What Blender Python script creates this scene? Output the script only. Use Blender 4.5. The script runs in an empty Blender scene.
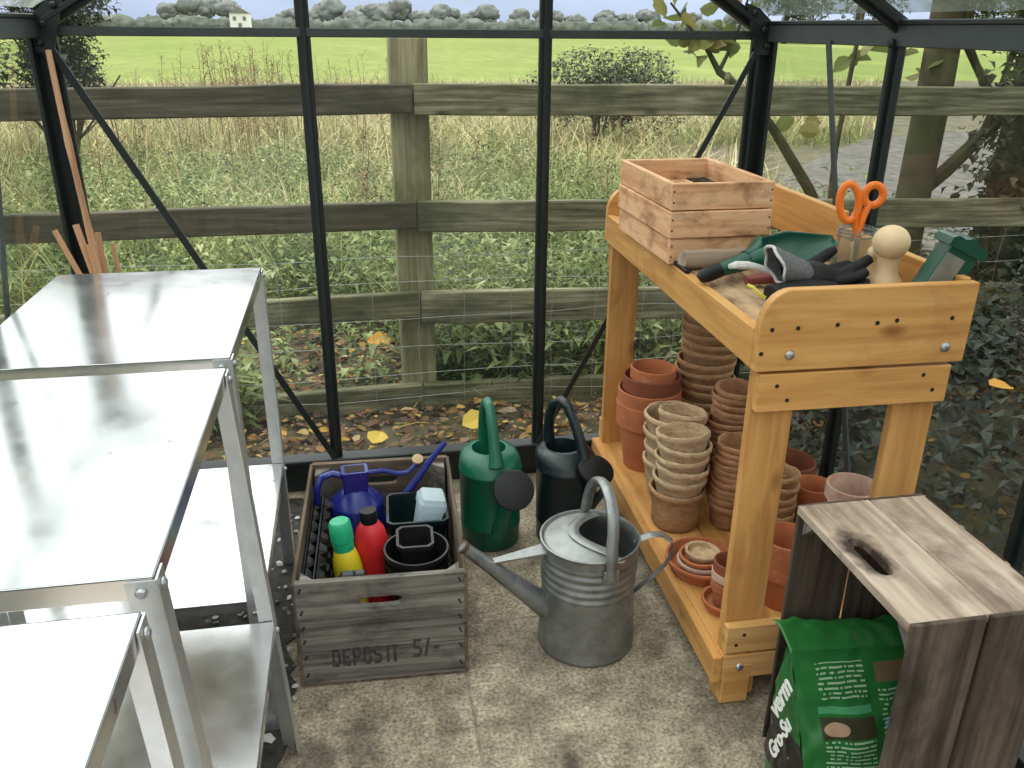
import bpy, math, random
from mathutils import Vector, Matrix, Euler, noise

PI = math.pi
rnd = random.Random(11)
SC = bpy.context.scene
COL = SC.collection

# ------------------------------------------------------------------ mesh builder
class MB:
    def __init__(s): s.V = []; s.F = []; s.M = []; s.cur = 0
    def add(s, verts, faces):
        b = len(s.V); s.V += [tuple(v) for v in verts]
        s.F += [tuple(i + b for i in f) for f in faces]; s.M += [s.cur] * len(faces)
        return s
    def box(s, c, d, ch=0.0015, M=None):
        x, y, z = d[0] / 2, d[1] / 2, d[2] / 2
        ch = min(ch, x * .45, y * .45, z * .45)
        vs, idx = [], {}
        for sx in (-1, 1):
            for sy in (-1, 1):
                for sz in (-1, 1):
                    k = (sx, sy, sz)
                    for a in range(3):
                        p = [sx * (x - ch), sy * (y - ch), sz * (z - ch)]
                        p[a] = (sx * x, sy * y, sz * z)[a]
                        idx[k + (a,)] = len(vs); vs.append(p)
        fs = []
        def q(l, n):
            p = [Vector(vs[i]) for i in l]
            if (p[1] - p[0]).cross(p[2] - p[0]).dot(n) < 0: l = l[::-1]
            fs.append(tuple(l))
        for a in range(3):
            b, c2 = [i for i in range(3) if i != a]
            for sg in (-1, 1):
                l = []
                for (u, v) in ((-1, -1), (1, -1), (1, 1), (-1, 1)):
                    k = [0, 0, 0]; k[a] = sg; k[b] = u; k[c2] = v
                    l.append(idx[tuple(k) + (a,)])
                n = Vector((0, 0, 0)); n[a] = sg
                q(l, n)
        for a in range(3):
            b, c2 = [i for i in range(3) if i != a]
            for u in (-1, 1):
                for v in (-1, 1):
                    k0 = [0, 0, 0]; k0[a] = -1; k0[b] = u; k0[c2] = v
                    k1 = list(k0); k1[a] = 1
                    n = Vector((0, 0, 0)); n[b] = u; n[c2] = v
                    q([idx[tuple(k0) + (b,)], idx[tuple(k1) + (b,)], idx[tuple(k1) + (c2,)], idx[tuple(k0) + (c2,)]], n)
        for sx in (-1, 1):
            for sy in (-1, 1):
                for sz in (-1, 1):
                    k = (sx, sy, sz)
                    q([idx[k + (0,)], idx[k + (1,)], idx[k + (2,)]], Vector(k))
        if M is not None: vs = [M @ Vector(v) for v in vs]
        vs = [(v[0] + c[0], v[1] + c[1], v[2] + c[2]) for v in vs]
        return s.add(vs, fs)
    def lathe(s, prof, n=32, M=None, jit=0.0, seed=0, ell=1.0, close=False):
        vs, fs = [], []
        for j, (r, z) in enumerate(prof):
            for i in range(n):
                a = 2 * PI * i / n
                k = 1.0; dz = 0
                if jit:
                    nn = noise.noise(Vector((math.cos(a) * 1.7 + seed, math.sin(a) * 1.7, z * 25 + seed * 3)))
                    n2 = noise.noise(Vector((math.cos(a) * 6 + seed, math.sin(a) * 6, z * 60)))
                    k += jit * (nn + .5 * n2); dz = jit * .05 * (nn + n2)
                vs.append((r * k * math.cos(a) * ell, r * k * math.sin(a), z + dz))
        m = len(prof)
        for j in range(m - 1):
            for i in range(n):
                i2 = (i + 1) % n
                fs.append((j * n + i, j * n + i2, (j + 1) * n + i2, (j + 1) * n + i))
        if not close:
            if prof[0][0] > 1e-6: fs.append(tuple(range(n))[::-1])
            if prof[-1][0] > 1e-6: fs.append(tuple((m - 1) * n + i for i in range(n)))
        if M is not None: vs = [M @ Vector(v) for v in vs]
        return s.add(vs, fs)
    def tube(s, pts, rad, n=10, cap=True, flat=None):
        pts = [Vector(p) for p in pts]
        if not isinstance(rad, (list, tuple)): rad = [rad] * len(pts)
        vs, fs = [], []
        up = None
        for i, p in enumerate(pts):
            t = (pts[min(i + 1, len(pts) - 1)] - pts[max(i - 1, 0)])
            if t.length < 1e-9: t = Vector((0, 0, 1))
            t.normalize()
            if up is None:
                up = Vector((0, 0, 1)) if abs(t.z) < .9 else Vector((0, 1, 0))
            u = (up - t * up.dot(t))
            if u.length < 1e-6: u = t.orthogonal()
            u.normalize(); up = u
            w = t.cross(u)
            fu, fw = (1, 1) if flat is None else flat
            for k in range(n):
                a = 2 * PI * k / n
                vs.append(p + u * (math.cos(a) * rad[i] * fu) + w * (math.sin(a) * rad[i] * fw))
        for i in range(len(pts) - 1):
            for k in range(n):
                k2 = (k + 1) % n
                fs.append((i * n + k, i * n + k2, (i + 1) * n + k2, (i + 1) * n + k))
        if cap:
            fs.append(tuple(range(n))[::-1]); fs.append(tuple((len(pts) - 1) * n + k for k in range(n)))
        return s.add(vs, fs)
    def prism(s, out, z0, z1, M=None):
        n = len(out)
        vs = [(x, y, z0) for x, y in out] + [(x, y, z1) for x, y in out]
        fs = [tuple(range(n))[::-1], tuple(range(n, 2 * n))] + [(i, (i + 1) % n, n + (i + 1) % n, n + i) for i in range(n)]
        if M is not None: vs = [M @ Vector(v) for v in vs]
        return s.add(vs, fs)
    def sphere(s, c, r, n=16, sc=(1, 1, 1)):
        pr = [(0 if j in (0, n // 2) else math.sin(PI * j / (n // 2)) * r, -math.cos(PI * j / (n // 2)) * r) for j in range(n // 2 + 1)]
        pr[0] = (1e-5, pr[0][1]); pr[-1] = (1e-5, pr[-1][1])
        M = Matrix.Translation(c) @ Matrix.Diagonal((sc[0], sc[1], sc[2], 1))
        return s.lathe(pr, n, M)

def obj(name, mb, mat, parent=None, loc=(0, 0, 0), rot=None, smooth=False, angle=None):
    me = bpy.data.meshes.new(name)
    me.from_pydata(mb.V, [], mb.F); me.validate(); me.update()
    o = bpy.data.objects.new(name, me); COL.objects.link(o)
    mats = mat if isinstance(mat, (list, tuple)) else [mat]
    for m in mats: me.materials.append(m)
    if len(mats) > 1:
        for p, k in zip(me.polygons, mb.M): p.material_index = k
    if smooth:
        me.polygons.foreach_set('use_smooth', [True] * len(me.polygons))
        try: me.set_sharp_from_angle(angle=math.radians(angle or 38))
        except Exception: pass
    if parent is not None: o.parent = parent
    o.location = loc
    if rot is not None:
        if isinstance(rot, Matrix): o.matrix_local = Matrix.Translation(loc) @ rot.to_4x4()
        else: o.rotation_euler = rot
    return o

def tag(o, label=None, cat=None, group=None, kind=None):
    if label: o['label'] = label
    if cat: o['category'] = cat
    if group: o['group'] = group
    if kind: o['kind'] = kind
    return o

def thing(name, label, cat, loc=(0, 0, 0), rot=(0, 0, 0), group=None):
    o = bpy.data.objects.new(name, None); COL.objects.link(o)
    o.location = loc; o.rotation_euler = rot; o.empty_display_size = .05
    return tag(o, label, cat, group)

def struct(name, mb, mat, label=None, parent=None, **k):
    o = obj(name, mb, mat, parent, **k); o['kind'] = 'structure'
    if label: o['label'] = label
    return o

def plank(name, L, W, T, mat, parent, loc, rot=(0, 0, 0), ch=.002, rough=0.0, label=None, nx=1):
    """board with its length along local X so that the grain runs along it"""
    mb = MB(); mb.box((0, 0, 0), (L, W, T), ch)
    o = obj(name, mb, mat, parent, loc, rot)
    if label: o['label'] = label
    return o

RY90 = (0, 0, PI / 2)          # length along y
def rot_up(face='x'):          # length along z; width along ...
    return Matrix(((0, 0, 1), (0, 1, 0), (-1, 0, 0))).to_euler() if face == 'y' else Matrix(((0, 1, 0), (0, 0, 1), (1, 0, 0))).to_euler()
UPX = Matrix(((0, 1, 0), (0, 0, 1), (1, 0, 0)))    # L->z, W->x, T->y
UPY = Matrix(((0, 0, 1), (0, 1, 0), (-1, 0, 0)))   # L->-z, W->y, T->x
ALX = Matrix(((1, 0, 0), (0, 0, -1), (0, 1, 0)))   # L->x, W->z, T->-y
ALY = Matrix(((0, 0, 1), (1, 0, 0), (0, 1, 0)))    # L->y, W->z, T->x

# ------------------------------------------------------------------ materials
def newmat(name):
    m = bpy.data.materials.new(name); m.use_nodes = True
    nt = m.node_tree; b = nt.nodes['Principled BSDF']
    return m, nt, b
def N(nt, t, **kw):
    n = nt.nodes.new(t)
    for k, v in kw.items():
        if k in n.inputs.keys() if False else False: pass
        setattr(n, k, v)
    return n
def ramp(nt, stops, interp='LINEAR'):
    r = nt.nodes.new('ShaderNodeValToRGB'); e = r.color_ramp; e.interpolation = interp
    while len(e.elements) < len(stops): e.elements.new(.5)
    while len(e.elements) > len(stops): e.elements.remove(e.elements[-1])
    for el, (p, c) in zip(e.elements, stops):
        el.position = p; el.color = (c[0], c[1], c[2], 1) if not isinstance(c, (int, float)) else (c, c, c, 1)
    return r
def texco(nt, scale=(1, 1, 1), which='Object', rand=True):
    tc = nt.nodes.new('ShaderNodeTexCoord'); mp = nt.nodes.new('ShaderNodeMapping')
    mp.inputs['Scale'].default_value = scale
    if rand:
        oi = nt.nodes.new('ShaderNodeObjectInfo'); mu = nt.nodes.new('ShaderNodeMath'); mu.operation = 'MULTIPLY'
        mu.inputs[1].default_value = 37.0
        nt.links.new(oi.outputs['Random'], mu.inputs[0])
        ad = nt.nodes.new('ShaderNodeVectorMath'); ad.operation = 'ADD'
        nt.links.new(tc.outputs[which], ad.inputs[0]); nt.links.new(mu.outputs[0], ad.inputs[1])
        nt.links.new(ad.outputs[0], mp.inputs['Vector'])
    else:
        nt.links.new(tc.outputs[which], mp.inputs['Vector'])
    return mp
def noise_tex(nt, mp, scale=5, detail=4, rough=.55, dist=0.0):
    n = nt.nodes.new('ShaderNodeTexNoise')
    n.inputs['Scale'].default_value = scale; n.inputs['Detail'].default_value = detail
    n.inputs['Roughness'].default_value = rough; n.inputs['Distortion'].default_value = dist
    nt.links.new(mp.outputs[0], n.inputs['Vector']); return n
def mix(nt, fac, a, b, mode='MIX'):
    m = nt.nodes.new('ShaderNodeMix'); m.data_type = 'RGBA'; m.blend_type = mode
    for sock, v in ((m.inputs[0], fac), (m.inputs[6], a), (m.inputs[7], b)):
        if isinstance(v, (int, float)): sock.default_value = v
        elif isinstance(v, tuple): sock.default_value = (v[0], v[1], v[2], 1)
        else: nt.links.new(v, sock)
    return m.outputs[2]
def bump(nt, b, h, strength=.3, dist=.002):
    bp = nt.nodes.new('ShaderNodeBump'); bp.inputs['Strength'].default_value = strength; bp.inputs['Distance'].default_value = dist
    nt.links.new(h, bp.inputs['Height']); nt.links.new(bp.outputs[0], b.inputs['Normal'])

def plain(name, col, rough=.5, metal=0.0, var=.12, scale=30, spec=.5, bmp=0.0):
    m, nt, b = newmat(name)
    mp = texco(nt); n = noise_tex(nt, mp, scale, 3)
    lo = tuple(c * (1 - var) for c in col); hi = tuple(min(1, c * (1 + var)) for c in col)
    r = ramp(nt, [(.3, lo), (.7, hi)]); nt.links.new(n.outputs[0], r.inputs[0])
    nt.links.new(r.outputs[0], b.inputs['Base Color'])
    b.inputs['Roughness'].default_value = rough; b.inputs['Metallic'].default_value = metal
    b.inputs['Specular IOR Level'].default_value = spec
    if bmp: bump(nt, b, n.outputs[0], bmp)
    return m

def wood(name, c0, c1, c2=None, dirt=None, dirt_amt=.5, dirt_scale=3.0, rough=.65, grain=26, bmp=.35, knots=None, xs=1.6):
    m, nt, b = newmat(name)
    mp = texco(nt, (xs, grain, grain)); g = noise_tex(nt, mp, 1.6, 6, .62, .35)
    r = ramp(nt, [(.28, c0), (.52, c1), (.75, c2 or c1)]); nt.links.new(g.outputs[0], r.inputs[0])
    col = r.outputs[0]
    if knots:
        mk = texco(nt, (5, 11, 11)); v = nt.nodes.new('ShaderNodeTexVoronoi'); v.inputs['Scale'].default_value = 1.0
        nt.links.new(mk.outputs[0], v.inputs['Vector'])
        rk = ramp(nt, [(.05, 1.0), (.17, 0.0)]); nt.links.new(v.outputs['Distance'], rk.inputs[0])
        col = mix(nt, rk.outputs[0], col, knots)
    if dirt:
        md = texco(nt, (1, 1.6, 1.6)); d = noise_tex(nt, md, dirt_scale, 5, .65, .3)
        rd = ramp(nt, [(.62 - .28 * dirt_amt, 0.0), (.78 - .1 * dirt_amt, 1.0)]); nt.links.new(d.outputs[0], rd.inputs[0])
        col = mix(nt, rd.outputs[0], col, dirt)
    nt.links.new(col, b.inputs['Base Color']); b.inputs['Roughness'].default_value = rough
    b.inputs['Specular IOR Level'].default_value = .25
    bump(nt, b, g.outputs[0], bmp, .0015)
    return m

def foliage(name, cols, rough=.55, trans=.25, patch=0):
    """each leaf or blade takes one of a range of colours"""
    m, nt, b = newmat(name)
    ge = nt.nodes.new('ShaderNodeNewGeometry')
    k = len(cols); r = ramp(nt, [(i / max(1, k - 1), c) for i, c in enumerate(cols)])
    if patch:
        mp = texco(nt, rand=False); n = noise_tex(nt, mp, patch, 3, .6)
        k1 = nt.nodes.new('ShaderNodeMath'); k1.operation = 'MULTIPLY_ADD'; k1.inputs[1].default_value = 1.9; k1.inputs[2].default_value = -.80
        nt.links.new(n.outputs[0], k1.inputs[0])
        k2 = nt.nodes.new('ShaderNodeMath'); k2.operation = 'MULTIPLY_ADD'; k2.inputs[1].default_value = .5; nt.links.new(ge.outputs['Random Per Island'], k2.inputs[0]); nt.links.new(k1.outputs[0], k2.inputs[2]); k2.use_clamp = True
        nt.links.new(k2.outputs[0], r.inputs[0])
    else: nt.links.new(ge.outputs['Random Per Island'], r.inputs[0])
    nt.links.new(r.outputs[0], b.inputs['Base Color']); b.inputs['Roughness'].default_value = rough
    b.inputs['Specular IOR Level'].default_value = .3
    t = nt.nodes.new('ShaderNodeBsdfTranslucent'); nt.links.new(r.outputs[0], t.inputs['Color'])
    mx = nt.nodes.new('ShaderNodeMixShader'); mx.inputs[0].default_value = trans
    out = nt.nodes['Material Output']
    nt.links.new(b.outputs[0], mx.inputs[1]); nt.links.new(t.outputs[0], mx.inputs[2]); nt.links.new(mx.outputs[0], out.inputs['Surface'])
    return m

def glass(name, haze=.05, tint=(.93, .97, .95), grime=None, gscale=6, amt=.3):
    m = bpy.data.materials.new(name); m.use_nodes = True; nt = m.node_tree; nt.nodes.clear()
    out = nt.nodes.new('ShaderNodeOutputMaterial')
    tr = nt.nodes.new('ShaderNodeBsdfTransparent'); tr.inputs[0].default_value = (*tint, 1)
    gl = nt.nodes.new('ShaderNodeBsdfGlossy'); gl.inputs['Roughness'].default_value = .03
    fr = nt.nodes.new('ShaderNodeFresnel'); fr.inputs[0].default_value = 1.35
    ge = nt.nodes.new('ShaderNodeNewGeometry')          # only the outer skin of the sheet reflects and is dirty
    inv = nt.nodes.new('ShaderNodeMath'); inv.operation = 'SUBTRACT'; inv.inputs[0].default_value = 1.0; nt.links.new(ge.outputs['Backfacing'], inv.inputs[1])
    def front(sock):
        k = nt.nodes.new('ShaderNodeMath'); k.operation = 'MULTIPLY'
        nt.links.new(sock, k.inputs[0]); nt.links.new(inv.outputs[0], k.inputs[1]); return k.outputs[0]
    m1 = nt.nodes.new('ShaderNodeMixShader'); nt.links.new(front(fr.outputs[0]), m1.inputs[0])
    nt.links.new(tr.outputs[0], m1.inputs[1]); nt.links.new(gl.outputs[0], m1.inputs[2])
    df = nt.nodes.new('ShaderNodeBsdfDiffuse'); df.inputs[0].default_value = (*(grime or (.75, .8, .78)), 1)
    tl = nt.nodes.new('ShaderNodeBsdfTranslucent'); tl.inputs[0].default_value = (*(grime or (.75, .8, .78)), 1)
    ad = nt.nodes.new('ShaderNodeMixShader'); ad.inputs[0].default_value = .5
    nt.links.new(df.outputs[0], ad.inputs[1]); nt.links.new(tl.outputs[0], ad.inputs[2])
    mp = texco(nt, rand=False); n = noise_tex(nt, mp, gscale, 6, .65)
    r = ramp(nt, [(.38, haze), (.72, amt)]); nt.links.new(n.outputs[0], r.inputs[0])
    m2 = nt.nodes.new('ShaderNodeMixShader'); nt.links.new(front(r.outputs[0]), m2.inputs[0])
    nt.links.new(m1.outputs[0], m2.inputs[1]); nt.links.new(ad.outputs[0], m2.inputs[2])
    nt.links.new(m2.outputs[0], out.inputs['Surface'])
    return m

M = {}
M['frame'] = plain('dark_green_paint', (.010, .0155, .0155), .42, 0, .15, 20)
M['eave'] = plain('grey_green_paint', (.040, .050, .050), .45, 0, .15, 14)
M['bolt'] = plain('zinc_bolt', (.42, .43, .45), .35, .9, .1)
M['darkbolt'] = plain('dark_bolt', (.015, .017, .018), .4, .3)
M['pane'] = glass('window_glass', .004, (.965, .98, .965), None, 2.6, .045)
M['pane_side'] = glass('side_glass', .012, (.90, .93, .90), (.45, .50, .42), 2.2, .07)
M['pane_roof'] = glass('roof_glass', .22, (.93, .97, .95), (.62, .66, .64), 9, .62)
M['pine'] = wood('oiled_pine', (.42, .19, .055), (.60, .31, .10), (.71, .41, .155), dirt=(.33, .14, .045), dirt_amt=.22, rough=.5, grain=20, bmp=.12, knots=(.28, .12, .035))
M['pine_pale'] = wood('pale_pine', (.50, .26, .085), (.66, .385, .15), (.74, .46, .20), rough=.5, grain=20, bmp=.12, knots=(.33, .16, .05))
M['worktop'] = wood('worn_worktop', (.30, .165, .09), (.52, .34, .20), (.62, .44, .28), dirt=(.10, .055, .03), dirt_amt=.55, dirt_scale=7, rough=.7, bmp=.5)
M['tray'] = wood('seed_tray_wood', (.48, .21, .09), (.76, .45, .25), (.88, .60, .39), dirt=(.22, .085, .032), dirt_amt=.44, dirt_scale=9, rough=.6, grain=22, bmp=.3)
M['traydirt'] = plain('tray_soil', (.055, .04, .03), .95, 0, .5, 60, .1, .6)
M['grey'] = wood('weathered_crate', (.05, .045, .040), (.19, .172, .15), (.33, .305, .27), dirt=(.022, .019, .017), dirt_amt=.46, dirt_scale=7, rough=.8, grain=34, bmp=.6)
M['greyin'] = wood('crate_inside', (.06, .045, .033), (.145, .105, .075), (.22, .165, .12), dirt=(.03, .022, .018), dirt_amt=.4, dirt_scale=4, rough=.85, bmp=.5)
M['topwood'] = wood('pale_crate_end', (.20, .135, .10), (.43, .335, .265), (.60, .51, .43), dirt=(.12, .075, .055), dirt_amt=.50, dirt_scale=5, rough=.75, grain=22, bmp=.55, knots=(.12, .07, .045))
def worn_end():
    m = M['topwood'].copy(); m.name = 'worn_hand_hole_board'; nt = m.node_tree; b = nt.nodes['Principled BSDF']
    src = b.inputs['Base Color'].links[0].from_socket
    tc = nt.nodes.new('ShaderNodeTexCoord'); mp = nt.nodes.new('ShaderNodeMapping'); mp.inputs['Location'].default_value = (.10, -.50, 0); mp.inputs['Scale'].default_value = (9, 17, 17)
    nt.links.new(tc.outputs['Object'], mp.inputs[0]); ln = nt.nodes.new('ShaderNodeVectorMath'); ln.operation = 'LENGTH'; nt.links.new(mp.outputs[0], ln.inputs[0])
    nz = nt.nodes.new('ShaderNodeTexNoise'); nz.inputs['Scale'].default_value = 30; nt.links.new(tc.outputs['Object'], nz.inputs['Vector'])
    ad = nt.nodes.new('ShaderNodeMath'); ad.operation = 'MULTIPLY_ADD'; ad.inputs[1].default_value = .9; nt.links.new(nz.outputs[0], ad.inputs[0]); nt.links.new(ln.outputs['Value'], ad.inputs[2])
    r = ramp(nt, [(.95, 1.0), (1.0, 0.0)]); sc_ = nt.nodes.new('ShaderNodeMath'); sc_.operation = 'MULTIPLY'; sc_.inputs[1].default_value = .80; nt.links.new(ad.outputs[0], sc_.inputs[0]); nt.links.new(sc_.outputs[0], r.inputs[0])
    r.color_ramp.elements[0].position = .62; r.color_ramp.elements[1].position = .95
    nt.links.new(mix(nt, r.outputs[0], src, (.045, .030, .024)), b.inputs['Base Color']); return m
M['worn_end'] = worn_end()
M['dark'] = wood('dark_crate_side', (.026, .019, .014), (.080, .060, .045), (.15, .115, .088), dirt=(.016, .012, .010), dirt_amt=.55, dirt_scale=4, rough=.85, bmp=.5)
M['fence_dark'] = wood('dark_fence_rail', (.028, .024, .016), (.075, .066, .042), (.15, .135, .09), dirt=(.028, .030, .012), dirt_amt=.5, dirt_scale=3, rough=.85, grain=40, xs=2.2, bmp=.7)
M['fence'] = wood('fence_rail', (.035, .034, .018), (.19, .18, .105), (.40, .385, .275), dirt=(.040, .048, .014), dirt_amt=.60, dirt_scale=2.1, rough=.85, grain=40, xs=2.2, bmp=.7, knots=(.06, .05, .03))
M['post'] = wood('fence_post', (.11, .105, .05), (.25, .23, .13), (.36, .34, .21), dirt=(.085, .095, .03), dirt_amt=.5, dirt_scale=3, rough=.85, grain=34, xs=2.2, bmp=.6)
M['bark'] = wood('mossy_bark', (.036, .029, .018), (.080, .063, .040), (.13, .105, .066), dirt=(.075, .09, .03), dirt_amt=.6, dirt_scale=3, rough=.9, grain=9, bmp=1.0)
M['twig'] = plain('twig_bark', (.09, .075, .045), .8, 0, .4, 30, .2)
M['bamboo'] = wood('bamboo', (.33, .165, .085), (.50, .28, .16), (.60, .37, .23), rough=.5, grain=30, bmp=.1)
M['stick'] = wood('grey_log', (.23, .16, .115), (.38, .29, .22), (.48, .385, .30), rough=.8, grain=20, bmp=.5)
M['beech'] = wood('turned_beech', (.66, .46, .26), (.74, .55, .34), (.78, .60, .39), rough=.4, grain=14, bmp=.05)
M['ivory'] = M['beech']

def alu(name, col, rough, bmpv):
    m, nt, b = newmat(name)
    mp = texco(nt, (1, 1, 1)); n = noise_tex(nt, mp, 7, 5, .7)
    r = ramp(nt, [(.32, tuple(c * .88 for c in col)), (.55, col)]); nt.links.new(n.outputs[0], r.inputs[0])
    # dried soil specks
    n2 = noise_tex(nt, mp, 42, 3, .6); rs = ramp(nt, [(.68, 0.0), (.72, .75)]); nt.links.new(n2.outputs[0], rs.inputs[0])
    n3 = noise_tex(nt, mp, 5, 2); rm = ramp(nt, [(.54, 0.0), (.60, 1.0)]); nt.links.new(n3.outputs[0], rm.inputs[0])
    mm = nt.nodes.new('ShaderNodeMath'); mm.operation = 'MULTIPLY'
    nt.links.new(rs.outputs[0], mm.inputs[0]); nt.links.new(rm.outputs[0], mm.inputs[1])
    c = mix(nt, mm.outputs[0], r.outputs[0], (.16, .13, .10)); nt.links.new(c, b.inputs['Base Color'])
    b.inputs['Metallic'].default_value = .92
    rr = ramp(nt, [(.35, rough), (.75, rough + .10)]); nt.links.new(n.outputs[0], rr.inputs[0]); nt.links.new(rr.outputs[0], b.inputs['Roughness'])
    if bmpv: bump(nt, b, n3.outputs[0], bmpv, .004)
    return m
M['alu'] = alu('aluminium_sheet', (.80, .81, .815), .14, 0)
M['alu_leg'] = plain('aluminium_angle', (.66, .67, .67), .42, .9, .08, 30)

def galv():
    m, nt, b = newmat('galvanised_steel')
    mp = texco(nt); v = nt.nodes.new('ShaderNodeTexVoronoi'); v.inputs['Scale'].default_value = 60
    nt.links.new(mp.outputs[0], v.inputs['Vector'])
    n = noise_tex(nt, mp, 9, 5, .65)
    r = ramp(nt, [(.25, (.17, .18, .175)), (.55, (.29, .30, .295)), (.8, (.42, .43, .43))]); nt.links.new(n.outputs[0], r.inputs[0])
    bw = nt.nodes.new('ShaderNodeRGBToBW'); nt.links.new(v.outputs['Color'], bw.inputs[0]); c = mix(nt, .12, r.outputs[0], bw.outputs[0], 'OVERLAY'); nt.links.new(c, b.inputs['Base Color'])
    b.inputs['Metallic'].default_value = .82
    rr = ramp(nt, [(.3, .38), (.7, .58)]); nt.links.new(n.outputs[0], rr.inputs[0]); nt.links.new(rr.outputs[0], b.inputs['Roughness'])
    bump(nt, b, n.outputs[0], .08, .003)
    return m
M['galv'] = galv()

def terracotta(name, base, white=.0, dark=.0):
    m, nt, b = newmat(name)
    mp = texco(nt); n = noise_tex(nt, mp, 14, 5, .6)
    r = ramp(nt, [(.3, tuple(c * .75 for c in base)), (.65, base)]); nt.links.new(n.outputs[0], r.inputs[0])
    col = r.outputs[0]
    n2 = noise_tex(nt, mp, 18, 6, .7)
    if white:
        rw = ramp(nt, [(.62 - white * .3, 0.0), (.8 - white * .2, .75)]); nt.links.new(n2.outputs[0], rw.inputs[0])
        col = mix(nt, rw.outputs[0], col, (.62, .50, .43))
    if dark:
        n3 = noise_tex(nt, mp, 6, 4); rw = ramp(nt, [(.62 - dark * .3, 0.0), (.85 - dark * .2, .8)]); nt.links.new(n3.outputs[0], rw.inputs[0])
        col = mix(nt, rw.outputs[0], col, (.11, .045, .028))
    nt.links.new(col, b.inputs['Base Color']); b.inputs['Roughness'].default_value = .8; b.inputs['Specular IOR Level'].default_value = .2
    bump(nt, b, n2.outputs[0], .12, .001)
    return m
M['terra'] = terracotta('terracotta', (.50, .17, .075), .08)
M['terra_dark'] = terracotta('dark_terracotta', (.27, .085, .045), 0, .5)
M['terra_mid'] = terracotta('brown_terracotta', (.40, .14, .07), .12, .25)
M['terra_white'] = terracotta('limed_terracotta', (.46, .20, .11), 1.25)
def fibre(name, base):
    m, nt, b = newmat(name)
    mp = texco(nt, (1, 1, 2.2)); n = noise_tex(nt, mp, 55, 6, .75); n2 = noise_tex(nt, mp, 9, 4)
    r = ramp(nt, [(.25, tuple(c * .45 for c in base)), (.5, base), (.78, tuple(min(1, c * 1.35) for c in base))]); nt.links.new(n.outputs[0], r.inputs[0])
    rd = ramp(nt, [(.45, 0.0), (.8, .65)]); nt.links.new(n2.outputs[0], rd.inputs[0])
    c = mix(nt, rd.outputs[0], r.outputs[0], tuple(v * .42 for v in base))
    nt.links.new(c, b.inputs['Base Color']); b.inputs['Roughness'].default_value = .95; b.inputs['Specular IOR Level'].default_value = .05
    bump(nt, b, n.outputs[0], .7, .003)
    return m
M['fibre'] = fibre('pale_fibre', (.56, .40, .25))
M['fibre_b'] = fibre('brown_fibre', (.40, .235, .125))
M['fibre_r'] = fibre('reddish_fibre', (.42, .22, .12))
M['green_pl'] = plain('green_plastic', (.004, .105, .058), .33, 0, .08)
M['dgreen_pl'] = plain('deep_green_plastic', (.005, .013, .016), .33, 0, .12)
M['scoopgreen'] = plain('scoop_green', (.004, .075, .048), .3, 0, .06)
M['black_pl'] = plain('black_plastic', (.007, .007, .0075), .42, 0, .15, 30, .3)
M['black_rim'] = plain('worn_black_plastic', (.014, .0145, .015), .38, 0, .15, 30, .4)
M['blue_pl'] = plain('blue_plastic', (.012, .022, .20), .25, 0, .08)
M['yellow_pl'] = plain('yellow_plastic', (.80, .63, .03), .35, 0, .05)
M['red_pl'] = plain('red_plastic', (.62, .022, .028), .35, 0, .05)
M['capgreen'] = plain('cap_green', (.02, .42, .20), .35, 0, .06)
M['orange_pl'] = plain('orange_plastic', (.90, .20, .02), .35, 0, .05)
M['tan_pl'] = plain('tan_plastic', (.40, .28, .14), .5, 0, .1)
M['darkred'] = plain('dark_red_handle', (.20, .045, .04), .45, 0, .15)
M['steel'] = plain('steel', (.55, .56, .58), .3, 1, .06)
M['glovegrey'] = plain('grey_knit', (.13, .13, .135), .9, 0, .2, 140, .1, .5)
M['glovewhite'] = plain('pale_knit', (.55, .54, .52), .9, 0, .12, 140, .1, .5)
M['gloveblack'] = plain('black_rubber', (.010, .0105, .012), .6, 0, .3, 60, .25, .3)
M['yellowtie'] = plain('yellow_cord', (.75, .68, .10), .6, 0, .05)
M['ink'] = plain('stencil_ink', (.045, .043, .040), .9, 0, .5, 90)
M['hole'] = plain('old_hole', (.02, .012, .008), .9)
M['greentin'] = plain('green_tin', (.006, .065, .042), .3, 0, .08)
M['tinwindow'] = plain('clouded_window', (.20, .205, .17), .35, 0, .25, 25)
M['wire'] = plain('galvanised_wire', (.28, .29, .26), .5, .3)
M['wood_label'] = plain('label_wood', (.70, .52, .28), .6)
m, nt, b = newmat('clear_tub'); b.inputs['Base Color'].default_value = (.72, .84, .90, 1); b.inputs['Roughness'].default_value = .28
t = nt.nodes.new('ShaderNodeBsdfTranslucent'); t.inputs[0].default_value = (.75, .86, .92, 1)
tp = nt.nodes.new('ShaderNodeBsdfTransparent'); tp.inputs[0].default_value = (.85, .93, .97, 1)
x1 = nt.nodes.new('ShaderNodeMixShader'); x1.inputs[0].default_value = .45; x2 = nt.nodes.new('ShaderNodeMixShader'); x2.inputs[0].default_value = .25
nt.links.new(b.outputs[0], x1.inputs[1]); nt.links.new(t.outputs[0], x1.inputs[2]); nt.links.new(x1.outputs[0], x2.inputs[1]); nt.links.new(tp.outputs[0], x2.inputs[2])
nt.links.new(x2.outputs[0], nt.nodes['Material Output'].inputs['Surface'])
M['tub'] = m
M['pane_roof_r'] = glass('mossy_roof_glass', .38, (.90, .94, .91), (.15, .175, .14), 11, .80)
M['jar'] = glass('jar_glass', .04, (.92, .95, .95), (.8, .8, .78), 12, .14)

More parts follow.
